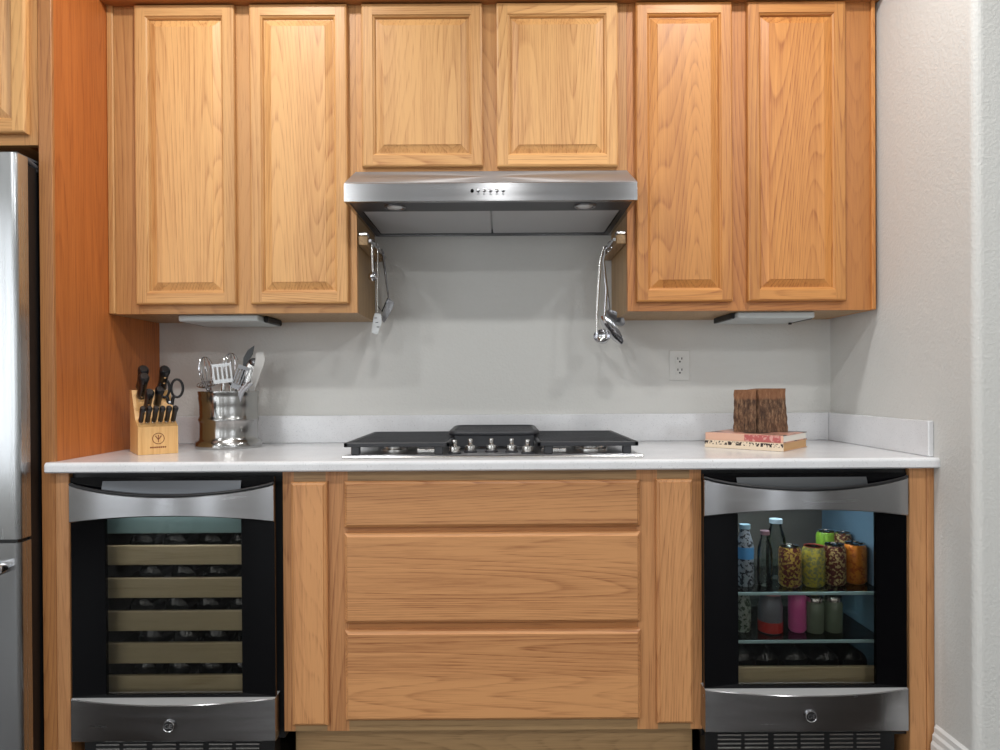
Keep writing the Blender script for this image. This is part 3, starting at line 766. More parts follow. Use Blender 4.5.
for bi, (px, py) in enumerate(((743, 0), (767, 0), (796, 0), (827, 0), (855, 0))):
    o = copy_tree(proto); X = ax(px, 0.55, 655)
    o.location = (X, -0.555, zw0 + 0.0145 + 0.0378)
    o['label'] = 'dark wine bottle lying on the lowest shelf of the beverage cooler, %s from the left' % order[bi]
    o['group'] = 'wine bottles lying in the beverage cooler'
def can(px, d, shelf, m, label, r=0.0325, hgt=0.122, top=None, name='drink_can', cat='can', group='drink cans in the beverage cooler'):
    X = ax(px, d, 580); c = (X, -d, shelf)
    t = thing(name, label, cat, c, group)
    b = MB(); b.lathe([(r * 0.75, 0.0), (r * 0.80, 0.001), (r, 0.008), (r, hgt - 0.014), (r * 0.84, hgt - 0.003)], c, seg=28); b.build('can_body', m, t)
    b = MB(); b.lathe([(r * 0.84, hgt - 0.003), (r * 0.86, hgt), (r * 0.82, hgt), (r * 0.80, hgt - 0.003), (0, hgt - 0.003)], c, seg=28)
    b.build('can_lid', top or CHROME, t)
    b = MB(); b.box(c[0] - 0.006, c[0] + 0.006, c[1] - 0.012, c[1] + 0.010, c[2] + hgt - 0.0028, c[2] + hgt - 0.0012); b.build('pull_tab', CHROME, t)
    return t
CANA = speckle('maroon_gold_can', srgb(190, 160, 70), srgb(104, 42, 40), 120, 0.46, 0.52, 0.3, 0.3)
CANB = speckle('yellow_green_can', srgb(196, 184, 70), srgb(132, 138, 96), 110, 0.46, 0.56, 0.3, 0.3)
CANC = speckle('dark_red_can', srgb(196, 176, 120), srgb(92, 38, 36), 124, 0.44, 0.5, 0.3, 0.3)
CAND = speckle('orange_can', srgb(214, 128, 40), srgb(176, 84, 26), 80, 0.48, 0.62, 0.3, 0.3)
CANP = mat('pink_can', srgb(214, 96, 160), 0.3)
CANG = mat('green_can', srgb(120, 160, 50), 0.3)
can(790, 0.530, SH1, CANA, 'maroon and gold patterned can, leftmost of the can row on the upper shelf')
can(813.5, 0.530, SH1, CANB, 'yellow-green patterned can with red top on the upper shelf', top=mat('red_lid', srgb(190, 90, 80), 0.3, 0.6))
can(834.5, 0.515, SH1, CANC, 'dark red and cream patterned can, third in the row on the upper glass shelf')
can(855, 0.500, SH1, CAND, 'orange can at the right end of the row on the upper glass shelf', r=0.0335)
can(826, 0.380, SH1, CANG, 'green can in the back row of the upper glass shelf', hgt=0.134, r=0.030)
can(843, 0.410, SH1, CANC, 'dark red can in the back row of the upper glass shelf', hgt=0.135, r=0.026)
can(797, 0.520, SH2, CANP, 'bright pink slim can in the middle of the lower glass shelf', r=0.026, hgt=0.118)
can(812, 0.42, SH2, mat('pale_yellow_can', srgb(190, 180, 110), 0.3), 'pale yellow can behind the jars on the lower glass shelf', r=0.028, hgt=0.128)
def bottle(px, d, shelf, r, hgt, body, label, parts=(), name='drink_bottle', cat='bottle', neck=0.014, cap=WHITEP, capn='cap', group=None):
    X = ax(px, d, 580); c = (X, -d, shelf)
    t = thing(name, label, cat, c, group)
    b = MB(); b.lathe([(r * 0.85, 0), (r, 0.006), (r, hgt * 0.62), (r * 0.92, hgt * 0.70), (neck, hgt * 0.88), (neck, hgt * 0.93)], c, seg=28); b.build('bottle_body', body, t)
    b = MB(); b.lathe([(neck * 1.15, hgt * 0.931), (neck * 1.15, hgt), (0, hgt)], c, seg=20); b.build(capn, cap, t)
    for nm, h0, h1, m in parts:
        b = MB(); b.lathe([(r * 1.012, hgt * h0), (r * 1.012, hgt * h1)], c, seg=28); b.build(nm, m, t)
    return t
bottle(745, 0.520, SH1, 0.026, 0.185, speckle('patterned_water', srgb(150, 160, 170), srgb(30, 36, 44), 90), 'slim water bottle with a blue label at the left of the upper glass shelf', (('label_band', 0.45, 0.64, mat('blue_label', srgb(80, 150, 205), 0.35)),), cap=mat('pale_cap', srgb(130, 160, 175), 0.4))
bottle(776, 0.440, SH1, 0.030, 0.185, CLEAR, 'clear glass bottle with pale cap behind the maroon can on the upper glass shelf', neck=0.017, cap=mat('grey_cap', srgb(150, 165, 175), 0.35))
bottle(765, 0.520, SH1, 0.022, 0.165, CLEAR, 'thin clear bottle between the water bottle and the cans on the upper glass shelf', neck=0.012, cap=mat('mauve_cap', srgb(120, 90, 100), 0.35))
bottle(742, 0.510, SH2, 0.026, 0.130, speckle('mottled_green', srgb(150, 160, 150), srgb(48, 66, 48), 80), 'mottled green and white bottle at the left of the lower glass shelf', neck=0.018)
bottle(770, 0.520, SH2, 0.036, 0.124, mat('grey_tub', srgb(110, 112, 120), 0.35), 'wide grey tub with pink lid and red base on the lower glass shelf', (('base_band', 0.03, 0.28, mat('red_band', srgb(180, 50, 44), 0.35)),), name='drink_tub', cat='tub', neck=0.030, cap=mat('pink_lid', srgb(200, 140, 140), 0.4), capn='lid')
def jar(px, d, shelf, label):
    X = ax(px, d, 620); c = (X, -d, shelf); r, hh = 0.0275, 0.108
    t = thing('glass_jar', label, 'jar', c, 'lidded glass jars in the beverage cooler')
    b = MB(); b.lathe([(r * 0.9, 0), (r, 0.005), (r, hh * 0.78), (r * 0.86, hh * 0.86)], c, seg=28); b.build('jar_glass', mat('sage_jar_' + str(px), srgb(104, 116, 98), 0.12), t)
    b = MB(); b.lathe([(r * 0.9, hh * 0.865), (r * 0.92, hh * 0.98), (r * 0.85, hh), (0, hh)], c, seg=28); b.build('lid', SATIN, t)
jar(814.5, 0.525, SH2, 'lidded glass jar beside the pink can on the lower glass shelf')
jar(833, 0.520, SH2, 'lidded glass jar at the right end of the lower glass shelf')

# ------------------------------------------------------------------ refrigerator
t = thing('refrigerator', 'stainless steel refrigerator at the left edge of the photo', 'refrigerator', (-1.79, -0.35, 0))
fy_ = -0.705; RX = ax(17.5, 0.705, 350); rzt = az(152, 0.705, 8); seam = az(541, 0.705, 8)
FXL = RX - 0.90
B(FXL + 0.005, -1.352, -0.03, -0.615, 0.02, rzt - 0.03).build('fridge_case', mat('charcoal_case', srgb(46, 48, 52), 0.45), t)
B(FXL, RX - 0.003, -0.6165, -0.6565, 0.06, rzt - 0.02).build('door_gasket', BLACKM, t)
def fdoor(z0, z1, name):
    b = MB(); n = 8; R = 0.014; pts = [(FXL, -0.657), (RX, -0.657), (RX, fy_ + R)]
    for k in range(1, n + 1):
        a = PI / 2 * k / n; pts.append((RX - R + R * math.cos(a), fy_ + R - R * math.sin(a)))
    for k in range(0, n + 1):
        a = PI / 2 * k / n; pts.append((FXL + R - R * math.sin(a), fy_ + R - R * math.cos(a)))
    b.prism(pts, 'z', z0, z1); return b.build(name, STEEL_V, t)
fd = fdoor(seam + 0.004, rzt, 'fridge_door'); fz = fdoor(0.07, seam - 0.006, 'freezer_drawer')
B(FXL + 0.01, RX - 0.008, -0.64, -0.70, seam - 0.0055, seam + 0.0035).build('seam_gasket', BLACKM, t)
hb = MB(); hb.box(RX - 0.10, RX - 0.008, -0.56, -0.69, rzt + 0.0005, rzt + 0.006); hb.box(RX - 0.05, RX - 0.004, -0.46, -0.65, rzt - 0.029, rzt - 0.018, bev=0.003)
hb.tube([(RX - 0.016, -0.68, rzt + 0.002), (RX - 0.012, -0.64, rzt - 0.004), (RX - 0.012, -0.60, rzt - 0.014), (RX - 0.012, -0.52, rzt - 0.022)], 0.008, seg=8)
hb.build('hinge_cover', mat('grey_hinge', srgb(84, 86, 90), 0.4), t)
X, Z = at(4.5, 568.5, 0.72)
b = MB(); b.lathe([(0.016, fy_ + 0.001), (0.016, fy_ - 0.028), (0.013, fy_ - 0.034), (0, fy_ - 0.035)], (X - 0.008, 0, Z), axis='y', seg=24)
b.tube([(X - 0.008, fy_ - 0.024, Z), (X - 0.75, fy_ - 0.024, Z)], 0.011, seg=14); b.build('drawer_handle', CHROME, fz)

# ------------------------------------------------------------------ outlet, under-cabinet lights, utensil rails
X0, Z1 = at(669, 350.3, 0.003); X1, Z0 = at(690, 380.5, 0.003)
t = thing('wall_outlet', 'white duplex power outlet on the back wall right of the cooktop', 'outlet', ((X0 + X1) / 2, -0.001, Z0))
B(X0, X1, -0.0005, -0.006, Z0, Z1, bev=0.003).build('cover_plate', WHITEP, t)
xm = (X0 + X1) / 2; zm = (Z0 + Z1) / 2
for dz in (0.021, -0.021):
    b = MB(); b.box(xm - 0.017, xm + 0.017, -0.0062, -0.008, zm + dz - 0.015, zm + dz + 0.015, bev=0.0015); o = b.build('receptacle', WHITEP, t)
    b = MB()
    for sx in (-0.0075, 0.0075): b.box(xm + sx - 0.0018, xm + sx + 0.0018, -0.0081, -0.0086, zm + dz + 0.001, zm + dz + 0.009)
    b.box(xm - 0.003, xm + 0.003, -0.0081, -0.0086, zm + dz - 0.010, zm + dz - 0.004); b.build('sockets', BLACKM, o)

def ucl(px0, px1, py, side, label):
    d = 0.295; X0, X1 = ax(px0, d, py), ax(px1, d, py)
    t = thing('under_cabinet_light', label, 'light fixture', ((X0 + X1) / 2, -0.2, zc_b - 0.024), 'slim light fixtures under the wall cabinets')
    B(X0, X1, -0.06, -d, zc_b - 0.022, zc_b - 0.0005, bev=0.004).build('housing', mat('fixture_grey', srgb(190, 196, 196), 0.35), t)
    B(X0 - 0.012, X0 - 0.0005, -0.07, -d + 0.03, zc_b - 0.02, zc_b - 0.0005, bev=0.002).build('end_cap', BLACKM, t)
    B(X1 + 0.0005, X1 + 0.016, -0.09, -d + 0.05, zc_b - 0.022, zc_b - 0.0005, bev=0.004).build('end_cap', BLACKM, t)
    if side == 'r':
        b = MB(); b.lathe([(0.006, zc_b - 0.0222), (0.006, zc_b - 0.029), (0, zc_b - 0.030)], (ax(790, 0.12, 321), -0.12, 0), seg=12); b.build('switch', BLACKM, t)
ucl(178, 258, 318, 'l', 'slim grey light fixture mounted under the left wall cabinet')
ucl(738, 815, 314, 'r', 'slim grey light fixture mounted under the right wall cabinet')

def rail(xs, xr, sgn, label):
    t = thing('utensil_rail', label, 'rail', (xs, -0.17, 1.60), 'utensil rails on the cabinet sides')
    bx = sorted((xs + sgn * 0.0005, xs + sgn * 0.034))
    B(bx[0], bx[1], -0.01, -0.318, 1.598, 1.628, bev=0.002).build('wooden_backing', oakm('drab', 'y') , t)
    B(bx[0], bx[1] , -0.285, -0.315, 1.6285, 1.642, bev=0.003).build('bracket', SATIN, t)
    b = MB(); b.tube([(xr, -0.02, 1.612), (xr, -0.322, 1.612)], 0.005, seg=10)
    b.box(min(xr, bx[0] if sgn < 0 else bx[1]), max(xr, bx[0] if sgn < 0 else bx[1]), -0.03, -0.04, 1.608, 1.616)
    b.box(min(xr, bx[0] if sgn < 0 else bx[1]), max(xr, bx[0] if sgn < 0 else bx[1]), -0.30, -0.31, 1.608, 1.616)
    b.build('rod', CHROME, t)
RXL = XA + 0.042; RXR = XB - 0.042
rail(XA, RXL, 1, 'wood-backed chrome utensil rail on the cabinet side left of the cooktop')
rail(XB, RXR, -1, 'wood-backed chrome utensil rail on the cabinet side right of the cooktop')
def hook(t, x, d):
    b = MB(); z = 1.612
    b.tube([(x + 0.009 * math.cos(a), -d, z + 0.009 * math.sin(a)) for a in [PI * k / 8 for k in range(-2, 9)]] , 0.0018, seg=6)
    b.tube([(x, -d, z - 0.006), (x + 0.006, -d, z - 0.012), (x, -d, z - 0.022), (x - 0.005, -d, z - 0.016)], 0.0018, seg=6)
    b.build('hanging_hook', CHROME, t)
def hung(name, label, cat, x, d, group='metal utensils hanging from the rails'):
    t = thing(name, label, cat, (x, -d, 1.59), group); hook(t, x, d); return t
def P(px, py, d): X, Z = at(px, py, d); return (X, -d, Z)
# left group
d = 0.29; t = hung('measuring_spoon', 'short steel spoon with round bowl hanging at the front of the left rail', 'spoon', RXL, d)
b = MB(); a0 = P(371.8, 244, d); a1 = P(372.8, 273.5, d); b.tube([(a0[0], a0[1], 1.59), a0, a1], [0.002, 0.0045, 0.0045], seg=8); b.build('handle', SATIN, t)
b = MB(); c = P(373, 276.5, d); b.lathe([(0.0, -0.017), (0.009, -0.0145), (0.015, -0.008), (0.017, 0.0), (0.015, 0.001), (0.008, -0.006), (0, -0.009)], (0, 0, 0), axis='y', seg=20)
b.rot(Matrix.Translation(c) @ Matrix.Rotation(math.radians(-20), 4, 'X')); b.build('bowl', CHROME, t)
d = 0.20; t = hung('slotted_turner', 'long steel slotted turner hanging edge-on from the left rail', 'turner', RXL, d)
b = MB(); b.tube([P(377.4, 243, d), P(377.6, 270, d), P(377.0, 300, d), P(377.5, 312, d)], [0.003, 0.004, 0.003, 0.003], seg=8); b.build('handle', SATIN, t)
b = MB(); q = [P(374.8, 313, d), P(381, 314, d), P(382, 322, d), P(377.5, 334.5, d), P(371.5, 333, d), P(373, 320, d)]
b.prism([(p[0], p[2]) for p in q], 'y', -d - 0.0012, -d + 0.0012)
for k in range(3):
    p = P(375.5 + k * 1.2, 318 + 4.5 * k, d); b.box(p[0] - 0.004, p[0] + 0.006, -d - 0.0014, -d - 0.0013, p[2] - 0.0014, p[2] + 0.0014, BLACKM)
b.mats = b.mats or []
if b.mats: b.mats.insert(0, UTENSIL) if UTENSIL not in b.mats else None
for f in b.bm.faces: f.material_index = 1 if len(f.verts) == 4 and abs(f.calc_center_median().y + d + 0.00135) < 0.0002 else 0
b.build('slotted_blade', None, t)
d = 0.10; t = hung('spatula', 'steel spatula with dark handle hanging at the back of the left rail', 'spatula', RXL, d)
b = MB(); b.tube([P(381.5, 249, d), P(383, 256, d), P(386, 278, d), P(388.4, 298, d)], [0.003, 0.005, 0.004, 0.003], seg=8); b.build('handle', STEEL_D, t)
b = MB(); q = [P(388, 297, d), P(394.5, 303, d), P(391, 312, d), P(384, 323, d), P(382, 320, d), P(383.5, 312, d)]
b.prism([(p[0], p[2]) for p in q], 'y', -d - 0.0015, -d + 0.0015); b.build('blade', STEEL_D, t)
b = MB(); b.tube([P(377.5, 306, d), P(382, 311.5, d), P(388, 298, d)], 0.0026, seg=8); b.build('blade_rim', BLACKM, t)
# right group
d = 0.24; t = hung('ladle', 'steel ladle with long bowed handle hanging from the right rail', 'ladle', RXR, d)
b = MB(); b.tube([P(604, 246, d), P(600, 260, d), P(598.2, 290, d), P(596.8, 315, d), P(597, 332, d)], [0.003, 0.005, 0.0055, 0.004, 0.0035], seg=8, flat=(0.45, 1)); b.build('handle', SATIN, t)
b = MB(); c = P(602, 336, d); b.lathe([(0, -0.026), (0.014, -0.0235), (0.024, -0.015), (0.029, -0.003), (0.030, 0.002), (0.0285, 0.002), (0.023, -0.012), (0.012, -0.021), (0, -0.023)], seg=24)
b.rot(Matrix.Translation(c) @ Matrix.Rotation(math.radians(52), 4, 'X') @ Matrix.Rotation(math.radians(-12), 4, 'Y')); b.build('bowl', CHROME, t)
def spoon(name, label, d, pts, c, tilt, L, m):
    t = hung(name, label, 'spoon', RXR, d)
    b = MB(); b.tube([P(x, y, d) for x, y in pts], [0.003] + [0.0045] * (len(pts) - 2) + [0.003], seg=8, flat=(0.5, 1)); b.build('handle', m, t)
    b = MB(); C = P(*c, d)
    b.lathe([(0, -0.010), (0.5, -0.008), (0.85, -0.004), (1.0, 0.0), (0.96, 0.0012), (0.8, -0.0025), (0.45, -0.006), (0, -0.0078)], axis='z', seg=28)
    b.rot(Matrix.Translation(C) @ Matrix.Rotation(math.radians(tilt), 4, 'Y') @ Matrix.Rotation(math.radians(58), 4, 'Y') @ Matrix.Rotation(math.radians(-40), 4, 'X') @ Matrix.Diagonal((L, 0.028, 1, 1)))
    b.build('bowl', m, t)
spoon('serving_spoon', 'steel serving spoon hanging in the middle of the right rail, bowl tilted down right', 0.17, [(606, 246), (603.5, 262), (606.5, 290), (604.5, 317)], (611.5, 330), -6, 0.062, CHROME)
spoon('slotted_spoon', 'darker steel spoon hanging at the back of the right rail, behind the serving spoon', 0.10, [(602, 252), (604.5, 268), (607, 290), (609.5, 310)], (615, 318), -22, 0.042, STEEL_D)

# ------------------------------------------------------------------ knife block
kb = thing('knife_block', 'light wooden knife block on the left end of the counter', 'knife block', (-0.0, 0, 0), local=True)
kx, kz = ax(153, 0.36, 450), CT
kb.location = (kx - 0.005, -0.345, CT + 0.0005); kb.rotation_euler = (0, 0, math.radians(36))
W_ = 0.116; hw = W_ / 2
b = MB()   # side outline (y, z): front low face, step, sloping top, tall back
b.prism([(-0.085, 0.0), (0.085, 0.0), (0.085, 0.205), (0.045, 0.205), (-0.030, 0.110), (-0.085, 0.088)], 'x', -hw, hw)
b.build('block', BAMBOO, kb)
b = MB(); n = 24; R = 0.018; zc = 0.050
for r0, r1 in ((R, R - 0.002),):
    V0 = [b.bm.verts.new((r0 * math.cos(2 * PI * k / n), -0.0856, zc + r0 * math.sin(2 * PI * k / n))) for k in range(n)]
    V1 = [b.bm.verts.new((r1 * math.cos(2 * PI * k / n), -0.0856, zc + r1 * math.sin(2 * PI * k / n))) for k in range(n)]
    for k in range(n): b.face([V0[k], V0[(k + 1) % n], V1[(k + 1) % n], V1[k]])
b.box(-0.001, 0.001, -0.0853, -0.0857, zc - 0.012, zc + 0.012)
for sx in (-1, 1):
    b.poly([(sx * 0.008, -0.0856, zc + 0.010), (sx * 0.010, -0.0856, zc + 0.008), (sx * 0.001, -0.0856, zc - 0.004), (0, -0.0856, zc - 0.001)])
b.build('burnt_emblem', BRAND, kb)
b = MB()
for k in range(8): b.box(-0.024 + k * 0.006, -0.0195 + k * 0.006, -0.0853, -0.0857, 0.020, 0.0245)
b.build('burnt_caption', BRAND, kb)
def kmx(): return Matrix.Translation(kb.location) @ Matrix.Rotation(kb.rotation_euler.z, 4, 'Z')
def knife(x, y, z, L, r, tilt, name, label, group, ring=False):
    """handle leans back with the slot; root stands where the blade enters the block"""
    t = thing(name, label, 'knife', group=group, local=True)
    t.location = kmx() @ Vector((x, y, z)); t.rotation_euler = (math.radians(-tilt), 0, kb.rotation_euler.z); t.rotation_euler = Matrix(kmx().to_3x3() @ Matrix.Rotation(math.radians(-tilt), 3, 'X')).to_euler()
    b = MB(); b.tube([(0, 0, 0.006), (0, 0, 0.012), (0, -0.002, L * 0.35), (0, 0, L * 0.7), (0, -0.004, L * 0.93), (0, -0.004, L)], [r * 0.8, r, r * 0.9, r, r * 1.15, r * 0.75], seg=12, flat=(1.2, 0.95)); b.build('handle', RUBBER, t)
    b = MB(); b.box(-r * 0.55, r * 0.55, -r * 1.1, r * 1.1, -0.02, 0.0115, bev=0.001); b.build('bolster', CHROME, t)
    if L > 0.09:
        b = MB()
        for q in (0.25, 0.5, 0.75):
            b.lathe([(0.0032, -r * 0.82), (0.0032, r * 0.82)], (0, -0.001, L * q), axis='x', seg=10)
            b.lathe([(0.0032, -r * 1.42), (0.0032, -r * 1.30)], (0, 0, L * q), axis='y', seg=10)
        b.build('rivets', CHROME, t)
    return t
tl = -44
for i in range(6):
    knife(-0.047 + i * 0.0188, -0.058, 0.100, 0.074, 0.0082, tl, 'steak_knife', 'black-handled steak knife in the front row of the knife block, %s from the left' % order[i], 'steak knives in the front of the knife block')
names = ['chef_knife', 'carving_knife', 'bread_knife', 'utility_knife', 'paring_knife']
labs = ['tallest black-handled knife at the back left of the knife block', 'large black-handled knife in front of the tallest one, left side of the block',
        'tall black-handled knife at the back right of the knife block', 'short black-handled knife in the middle of the knife block', 'black-handled knife on the left of the block, just above the steak knives']
for nm, lb, (x, y, z, L, r) in zip(names, labs, ((-0.030, 0.058, 0.206, 0.100, 0.0155), (-0.034, 0.025, 0.178, 0.105, 0.015), (0.034, 0.058, 0.206, 0.100, 0.0155), (0.010, 0.000, 0.152, 0.082, 0.013), (-0.022, -0.010, 0.137, 0.092, 0.013))):
    knife(x, y, z, L, r, tl, nm, lb, 'large knives in the knife block')
t = thing('kitchen_shears', 'black-handled kitchen shears at the right of the knife block', 'scissors', local=True)
t.location = kmx() @ Vector((0.052, 0.012, 0.160)); t.rotation_euler = (0, 0, math.radians(20))
for nm, cx, rx in (('ring_handle', 0.022, 0.018), ('ring_handle', -0.016, 0.015)):
    b = MB(); b.tube([(cx + rx * math.cos(a), 0, 0.050 + 0.030 * math.sin(a)) for a in [2 * PI * k / 20 for k in range(20)]], 0.0042, seg=8, closed=True)
    b.tube([(cx * 0.2, 0, -0.005), (cx * 0.5, 0, 0.022)], [0.007, 0.005], seg=8); b.build(nm, RUBBER, t)
b = MB(); b.lathe([(0.004, -0.006), (0.004, 0.006)], (0, 0, 0.004), axis='y', seg=12); b.box(-0.006, 0.006, -0.002, 0.002, -0.03, 0.0, bev=0.0005); b.build('pivot', CHROME, t)

# ------------------------------------------------------------------ utensil crock
cd = 0.165; cxx = ax(229, cd, 430)
ck = thing('utensil_crock', 'shiny steel utensil crock with bulging bands on the left of the counter', 'crock', (cxx, -cd, CT + 0.0005))
c = (cxx, -cd, CT + 0.0005)
prof = [(0.112, 0.0), (0.114, 0.004), (0.112, 0.022), (0.102, 0.028), (0.099, 0.04), (0.0985, 0.085), (0.101, 0.094), (0.103, 0.099), (0.101, 0.104), (0.0985, 0.112), (0.099, 0.150), (0.102, 0.176), (0.101, 0.184), (0.103, 0.190), (0.103, 0.198), (0.099, 0.199), (0.097, 0.190), (0.094, 0.05), (0, 0.045)]
b = MB(); b.lathe(prof, c, seg=64, ripple=lambda a: 0.010 * math.cos(8 * a)); b.build('crock_body', CROCK, ck)
def crocku(name, label, cat, x, y): # utensil standing in the crock, base point inside
    return thing(name, label, cat, (cxx + x, -cd + y, CT + 0.06), 'utensils standing in the steel crock')
def CP(px, py, d): return P(px, py, d)
def stem_to(px, py, d, off=(0, 0)):
    return [(cxx + off[0], -cd + off[1], CT + 0.055), P(px, py, d)]
def whisk(label, px, py, px0, py0, d, R, off):
    t = crocku('whisk', label, 'whisk', *off)
    p0, p1 = Vector(P(px0, py0, d)), Vector(P(px, py, d)); ax_ = (p1 - p0)
    b = MB(); b.tube([(cxx + off[0], -cd + off[1], CT + 0.055), p0], 0.006, seg=8); b.build('handle', SATIN, t)
    b = MB(); u = ax_.normalized(); L = ax_.length; s1 = u.cross(Vector((0, 1, 0))).normalized(); s2 = u.cross(s1)
    for k in range(5):
        a = PI * k / 5; v = s1 * math.cos(a) + s2 * math.sin(a)
        b.tube([p0 + u * (L * (0.5 - 0.5 * math.cos(th / 2))) * 1 + v * R * math.sin(th) * (0.55 + 0.45 * (0.5 - 0.5 * math.cos(th / 2)) * 1.2) if False else p0 + u * L * math.sin(th / 2) ** 1.2 + v * R * math.sin(th) * (1 if th < PI else 1) for th in [2 * PI * q / 24 for q in range(25)]], 0.0011, seg=5)
    b.build('wire_loops', CHROME, t)
whisk('steel balloon whisk standing upright at the left of the crock', 204.5, 357, 209, 393, 0.17, 0.024, (-0.04, 0.0))
whisk('second whisk standing behind the slotted turner in the crock', 231, 353, 231, 386, 0.13, 0.026, (0.0, 0.03))
t = crocku('wire_skimmer', 'small coiled wire skimmer resting on the left rim of the crock', 'skimmer', -0.06, -0.02)
b = MB()
for k, r in enumerate((0.034, 0.026, 0.017, 0.009)):
    C = Vector(P(207, 384.5, 0.19)); b.tube([C + Vector((r * math.cos(a), r * 0.7 * math.sin(a), r * 0.35 * math.sin(a) - 0.002 * k)) for a in [2 * PI * q / 18 for q in range(18)]], 0.0016, seg=5, closed=True)
b.build('wire_coil', CHROME, t)
b = MB(); b.tube([P(211, 386, 0.19), (cxx - 0.05, -cd, CT + 0.08)], 0.003, seg=6); b.build('handle', SATIN, t)
def slotted_head(b, c, w, hgt, rotz, n, m1, m2, lean=0.0):
    """flat head with real slots: bars between two rails"""
    q = MB(); q.box(-w / 2, w / 2, -0.001, 0.001, 0, hgt * 0.2); q.box(-w / 2, w / 2, -0.001, 0.001, hgt * 0.85, hgt)
    for k in range(n):
        x = -w / 2 + w * k / (n - 1) * (1 - 0.1); q.box(x, x + w * 0.1, -0.001, 0.001, hgt * 0.2, hgt * 0.85)
    q.rot(Matrix.Translation(c) @ Matrix.Rotation(rotz, 4, 'Z') @ Matrix.Rotation(lean, 4, 'Y')); return q
t = crocku('slotted_turner', 'steel slotted turner with square head rising from the middle of the crock', 'turner', -0.02, -0.03)
p = P(223.5, 383, 0.21)
b = MB(); b.tube([(cxx - 0.015, -0.20, CT + 0.06), p], 0.0045, seg=8, flat=(0.5, 1.6)); b.build('handle', SATIN, t)
slotted_head(None, p, 0.066, 0.068, 0.1, 5, None, None, math.radians(-6)).build('slotted_head', UTENSIL, t)
t = crocku('slotted_spoon', 'long steel slotted spoon leaning right, beside the turner in the crock', 'spoon', 0.0, -0.03)
p = P(236, 389, 0.22)
b = MB(); b.tube([(cxx, -0.20, CT + 0.06), p], 0.0045, seg=8); b.build('handle', SATIN, t)
slotted_head(None, p, 0.040, 0.085, 0.2, 5, None, None, math.radians(20)).build('slotted_head', STEEL_D, t)
t = crocku('black_spatula', 'black pointed plastic spatula sticking up highest from the crock', 'spatula', 0.03, 0.0)
b = MB(); b.tube([(cxx + 0.02, -cd, CT + 0.06), P(243.8, 366, 0.15)], 0.005, seg=8); b.build('handle', RUBBER, t)
b = MB(); q = [P(243, 367, 0.15), P(243.5, 358, 0.15), P(248, 350, 0.15), P(254.5, 345.5, 0.15), P(253, 354, 0.15), P(247, 364, 0.15), P(245, 368, 0.15)]
b.prism([(v[0], v[2]) for v in q], 'y', -0.149, -0.152); b.build('blade', RUBBER, t)
t = crocku('ladle', 'steel ladle with round dark bowl at the right of the crock', 'ladle', 0.05, 0.0)
b = MB(); b.tube([(cxx + 0.03, -cd, CT + 0.06), P(251, 371, 0.14)], 0.005, seg=8, flat=(0.5, 1.5)); b.build('handle', SATIN, t)
b = MB(); b.lathe([(0, -0.014), (0.012, -0.011), (0.018, 0.0), (0.0172, 0.0), (0.011, -0.009), (0, -0.012)], axis='y', seg=20); b.rot(Matrix.Translation(P(253.5, 363, 0.14))); b.build('bowl', STEEL_D, t)
t = crocku('serving_spoon', 'wide steel serving spoon between the black spatula and the clear spatula in the crock', 'spoon', 0.04, 0.01)
b = MB(); b.tube([(cxx + 0.03, -cd + 0.01, CT + 0.06), P(243, 392, 0.15), P(247, 382, 0.15), P(250, 368, 0.15), P(251, 362, 0.15)], [0.004, 0.006, 0.014, 0.018, 0.006], seg=12, flat=(0.15, 1)); b.build('spoon_body', SATIN, t)
t = crocku('clear_spatula', 'pale translucent spatula leaning at the right edge of the crock', 'spatula', 0.06, 0.02)
b = MB(); q = [P(249, 391, 0.16), P(255.5, 360, 0.16), P(256, 353, 0.16), P(263.5, 351.5, 0.16), P(265, 360, 0.16), P(259, 378, 0.16), P(254, 392, 0.16)]
b.prism([(v[0], v[2]) for v in q], 'y', -0.158, -0.1605); b.build('blade', mat('pale_silicone', srgb(196, 194, 190), 0.3), t)
b = MB(); b.tube([(cxx + 0.045, -cd + 0.01, CT + 0.06), P(252, 391, 0.159)], 0.004, seg=8); b.build('handle', SATIN, t)
t = crocku('tongs', 'dark metal tongs lying low against the front rim of the crock', 'tongs', 0.03, -0.05)
b = MB()
for k in range(2): b.tube([(cxx + 0.02, -0.22, CT + 0.07), P(240 + 3 * k, 391, 0.245), P(247 + 4 * k, 383, 0.235)], [0.004, 0.005, 0.007], seg=8, flat=(0.4, 1.3))
b.build('tong_arms', STEEL_D, t)

# ------------------------------------------------------------------ books and wooden block
ba = math.radians(-26)
def book(z0, z1, cx, cy, L, Wd, ang, label, spine, cover, pages, band=None):
    """spine faces the room; local x along the spine, y across"""
    t = thing('book', label, 'book', (cx, cy, z0), 'books under the wooden block', rz=ang, local=True)
    h = z1 - z0; ct = 0.0022
    b = MB(); b.box(-L / 2, L / 2, 0, Wd, 0, ct, bev=0.0006); b.box(-L / 2, L / 2, 0, Wd, h - ct, h, bev=0.0006); b.build('cover', cover, t)
    b = MB(); b.box(-L / 2, L / 2, -0.0025, -0.0002, 0, h, bev=0.0008); b.build('spine', spine, t)
    b = MB(); b.box(-L / 2 + 0.004, L / 2 - 0.003, 0.001, Wd - 0.004, ct, h - ct); b.build('page_block', pages, t)
    if band:
        b = MB(); b.box(L * band[0], L * band[1], -0.0030, -0.00255, 0.001, h - 0.001); b.build('spine_label', band[2], t)
    return t
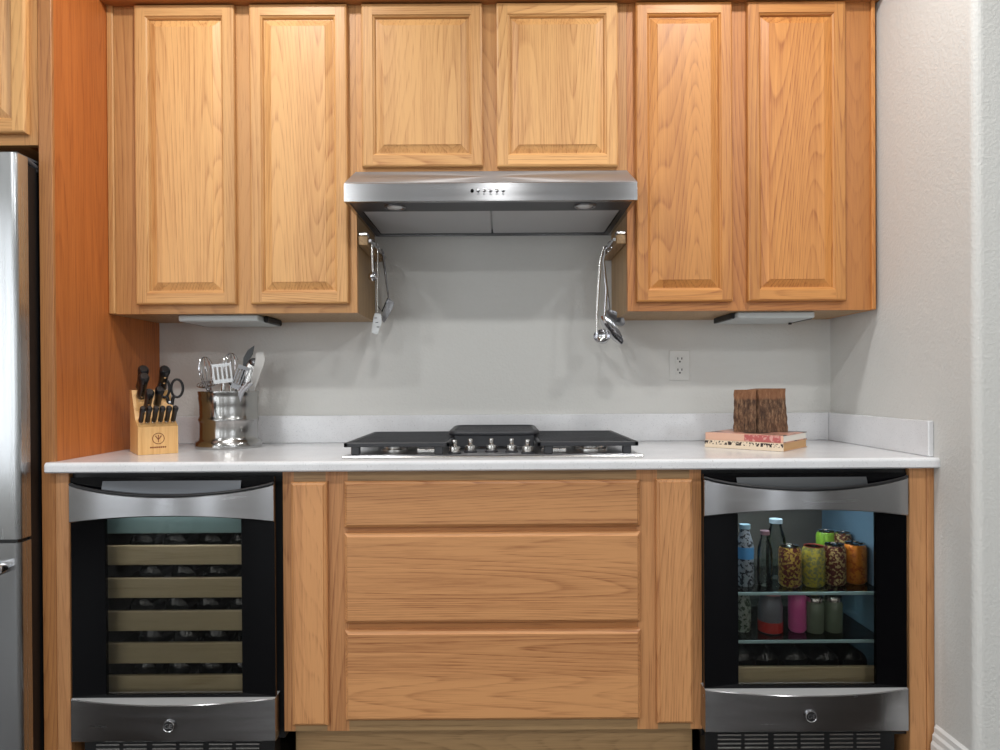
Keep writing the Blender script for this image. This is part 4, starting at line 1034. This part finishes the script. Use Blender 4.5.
def spine_mat():
    m = mat('lettered_spine', srgb(226, 210, 186), 0.55); n = N(m)
    n1 = n.ramp(n.noise(n.coords((1, 1, 0.6), rnd=False), 130, 2, 0.6), [(0.49, g1(0)), (0.53, g1(1))])
    tc = n.n('ShaderNodeTexCoord'); sx = n.n('ShaderNodeSeparateXYZ'); n.l(tc.outputs['Generated'], sx.inputs[0])
    band = n.math('MULTIPLY', n.math('GREATER_THAN', sx.outputs[2], 0.45), n.math('LESS_THAN', sx.outputs[2], 0.92))
    n.l(n.mix(n.math('MULTIPLY', n1, band), srgb(226, 206, 180), srgb(50, 36, 34)), n.b.inputs['Base Color']); return m
PAGE = mat('page_paper', srgb(236, 232, 222), 0.8); PAGE2 = mat('tan_page_paper', srgb(206, 164, 116), 0.8)
s1 = Vector((0.890, -0.452, 0)); L = 0.262; ang = math.radians(-42); s0 = s1 - Vector((math.cos(ang), math.sin(ang), 0)) * L; mc = (s0 + s1) / 2
zB = CT + 0.0005
book(zB, zB + 0.0255, mc.x, mc.y, L, 0.222, ang, 'lower book with cream lettered spine and tan page edges', spine_mat(), mat('tan_cover', srgb(206, 160, 118), 0.5), PAGE2)
book(zB + 0.0258, zB + 0.050, mc.x + 0.002, mc.y + 0.002, L - 0.004, 0.228, ang + 0.01, 'upper book with pale pink and red spine, under the wooden block', mat('pink_spine', srgb(216, 170, 146), 0.5), speckle('pink_cover', srgb(206, 150, 130), srgb(70, 52, 48), 14, 0.5, 0.6), PAGE,
     (0.02, 0.47, speckle('red_label', srgb(176, 88, 84), srgb(206, 150, 140), 90, 0.52, 0.6)))
zW = zB + 0.0505
d = 0.27; wc = ax(760.5, d, 434)
b = MB(); fp = [(-0.088, 0.012), (-0.031, -0.044), (-0.0265, -0.030), (-0.022, -0.048), (0.084, -0.020), (0.088, 0.030), (0.040, 0.062), (-0.060, 0.058)]
LV = 9; rings = []
for k in range(LV + 1):
    z = k / LV; ring = []
    m_ = []
    for i, (x, y) in enumerate(fp):
        x2, y2 = fp[(i + 1) % len(fp)]
        for q in (0, 0.34, 0.67):
            m_.append((x + (x2 - x) * q, y + (y2 - y) * q))
    for x, y in m_:
        sc_ = 1 - 0.03 * z + (0.02 if z < 0.15 else 0); j = 0.0018
        ring.append(b.bm.verts.new((x * sc_ + random.uniform(-j, j) + (-0.004 * z if x > 0.05 else 0), y * sc_ + random.uniform(-j, j), z * 0.143 + (0.004 * (x > 0) if k == LV else 0))))
    rings.append(ring)
for A, C in zip(rings, rings[1:]):
    for k in range(len(A)): b.face([A[k], A[(k + 1) % len(A)], C[(k + 1) % len(A)], C[k]])
b.face(rings[0][::-1]); b.face(rings[-1])
b.rot(Matrix.Translation((wc, -d, zW)))
tag(b.build('wooden_block', BARK), 'rough dark brown chunk of weathered wood standing on two books', 'wood block')
for o in bpy.data.objects:
    if '_local' in o: del o['_local']
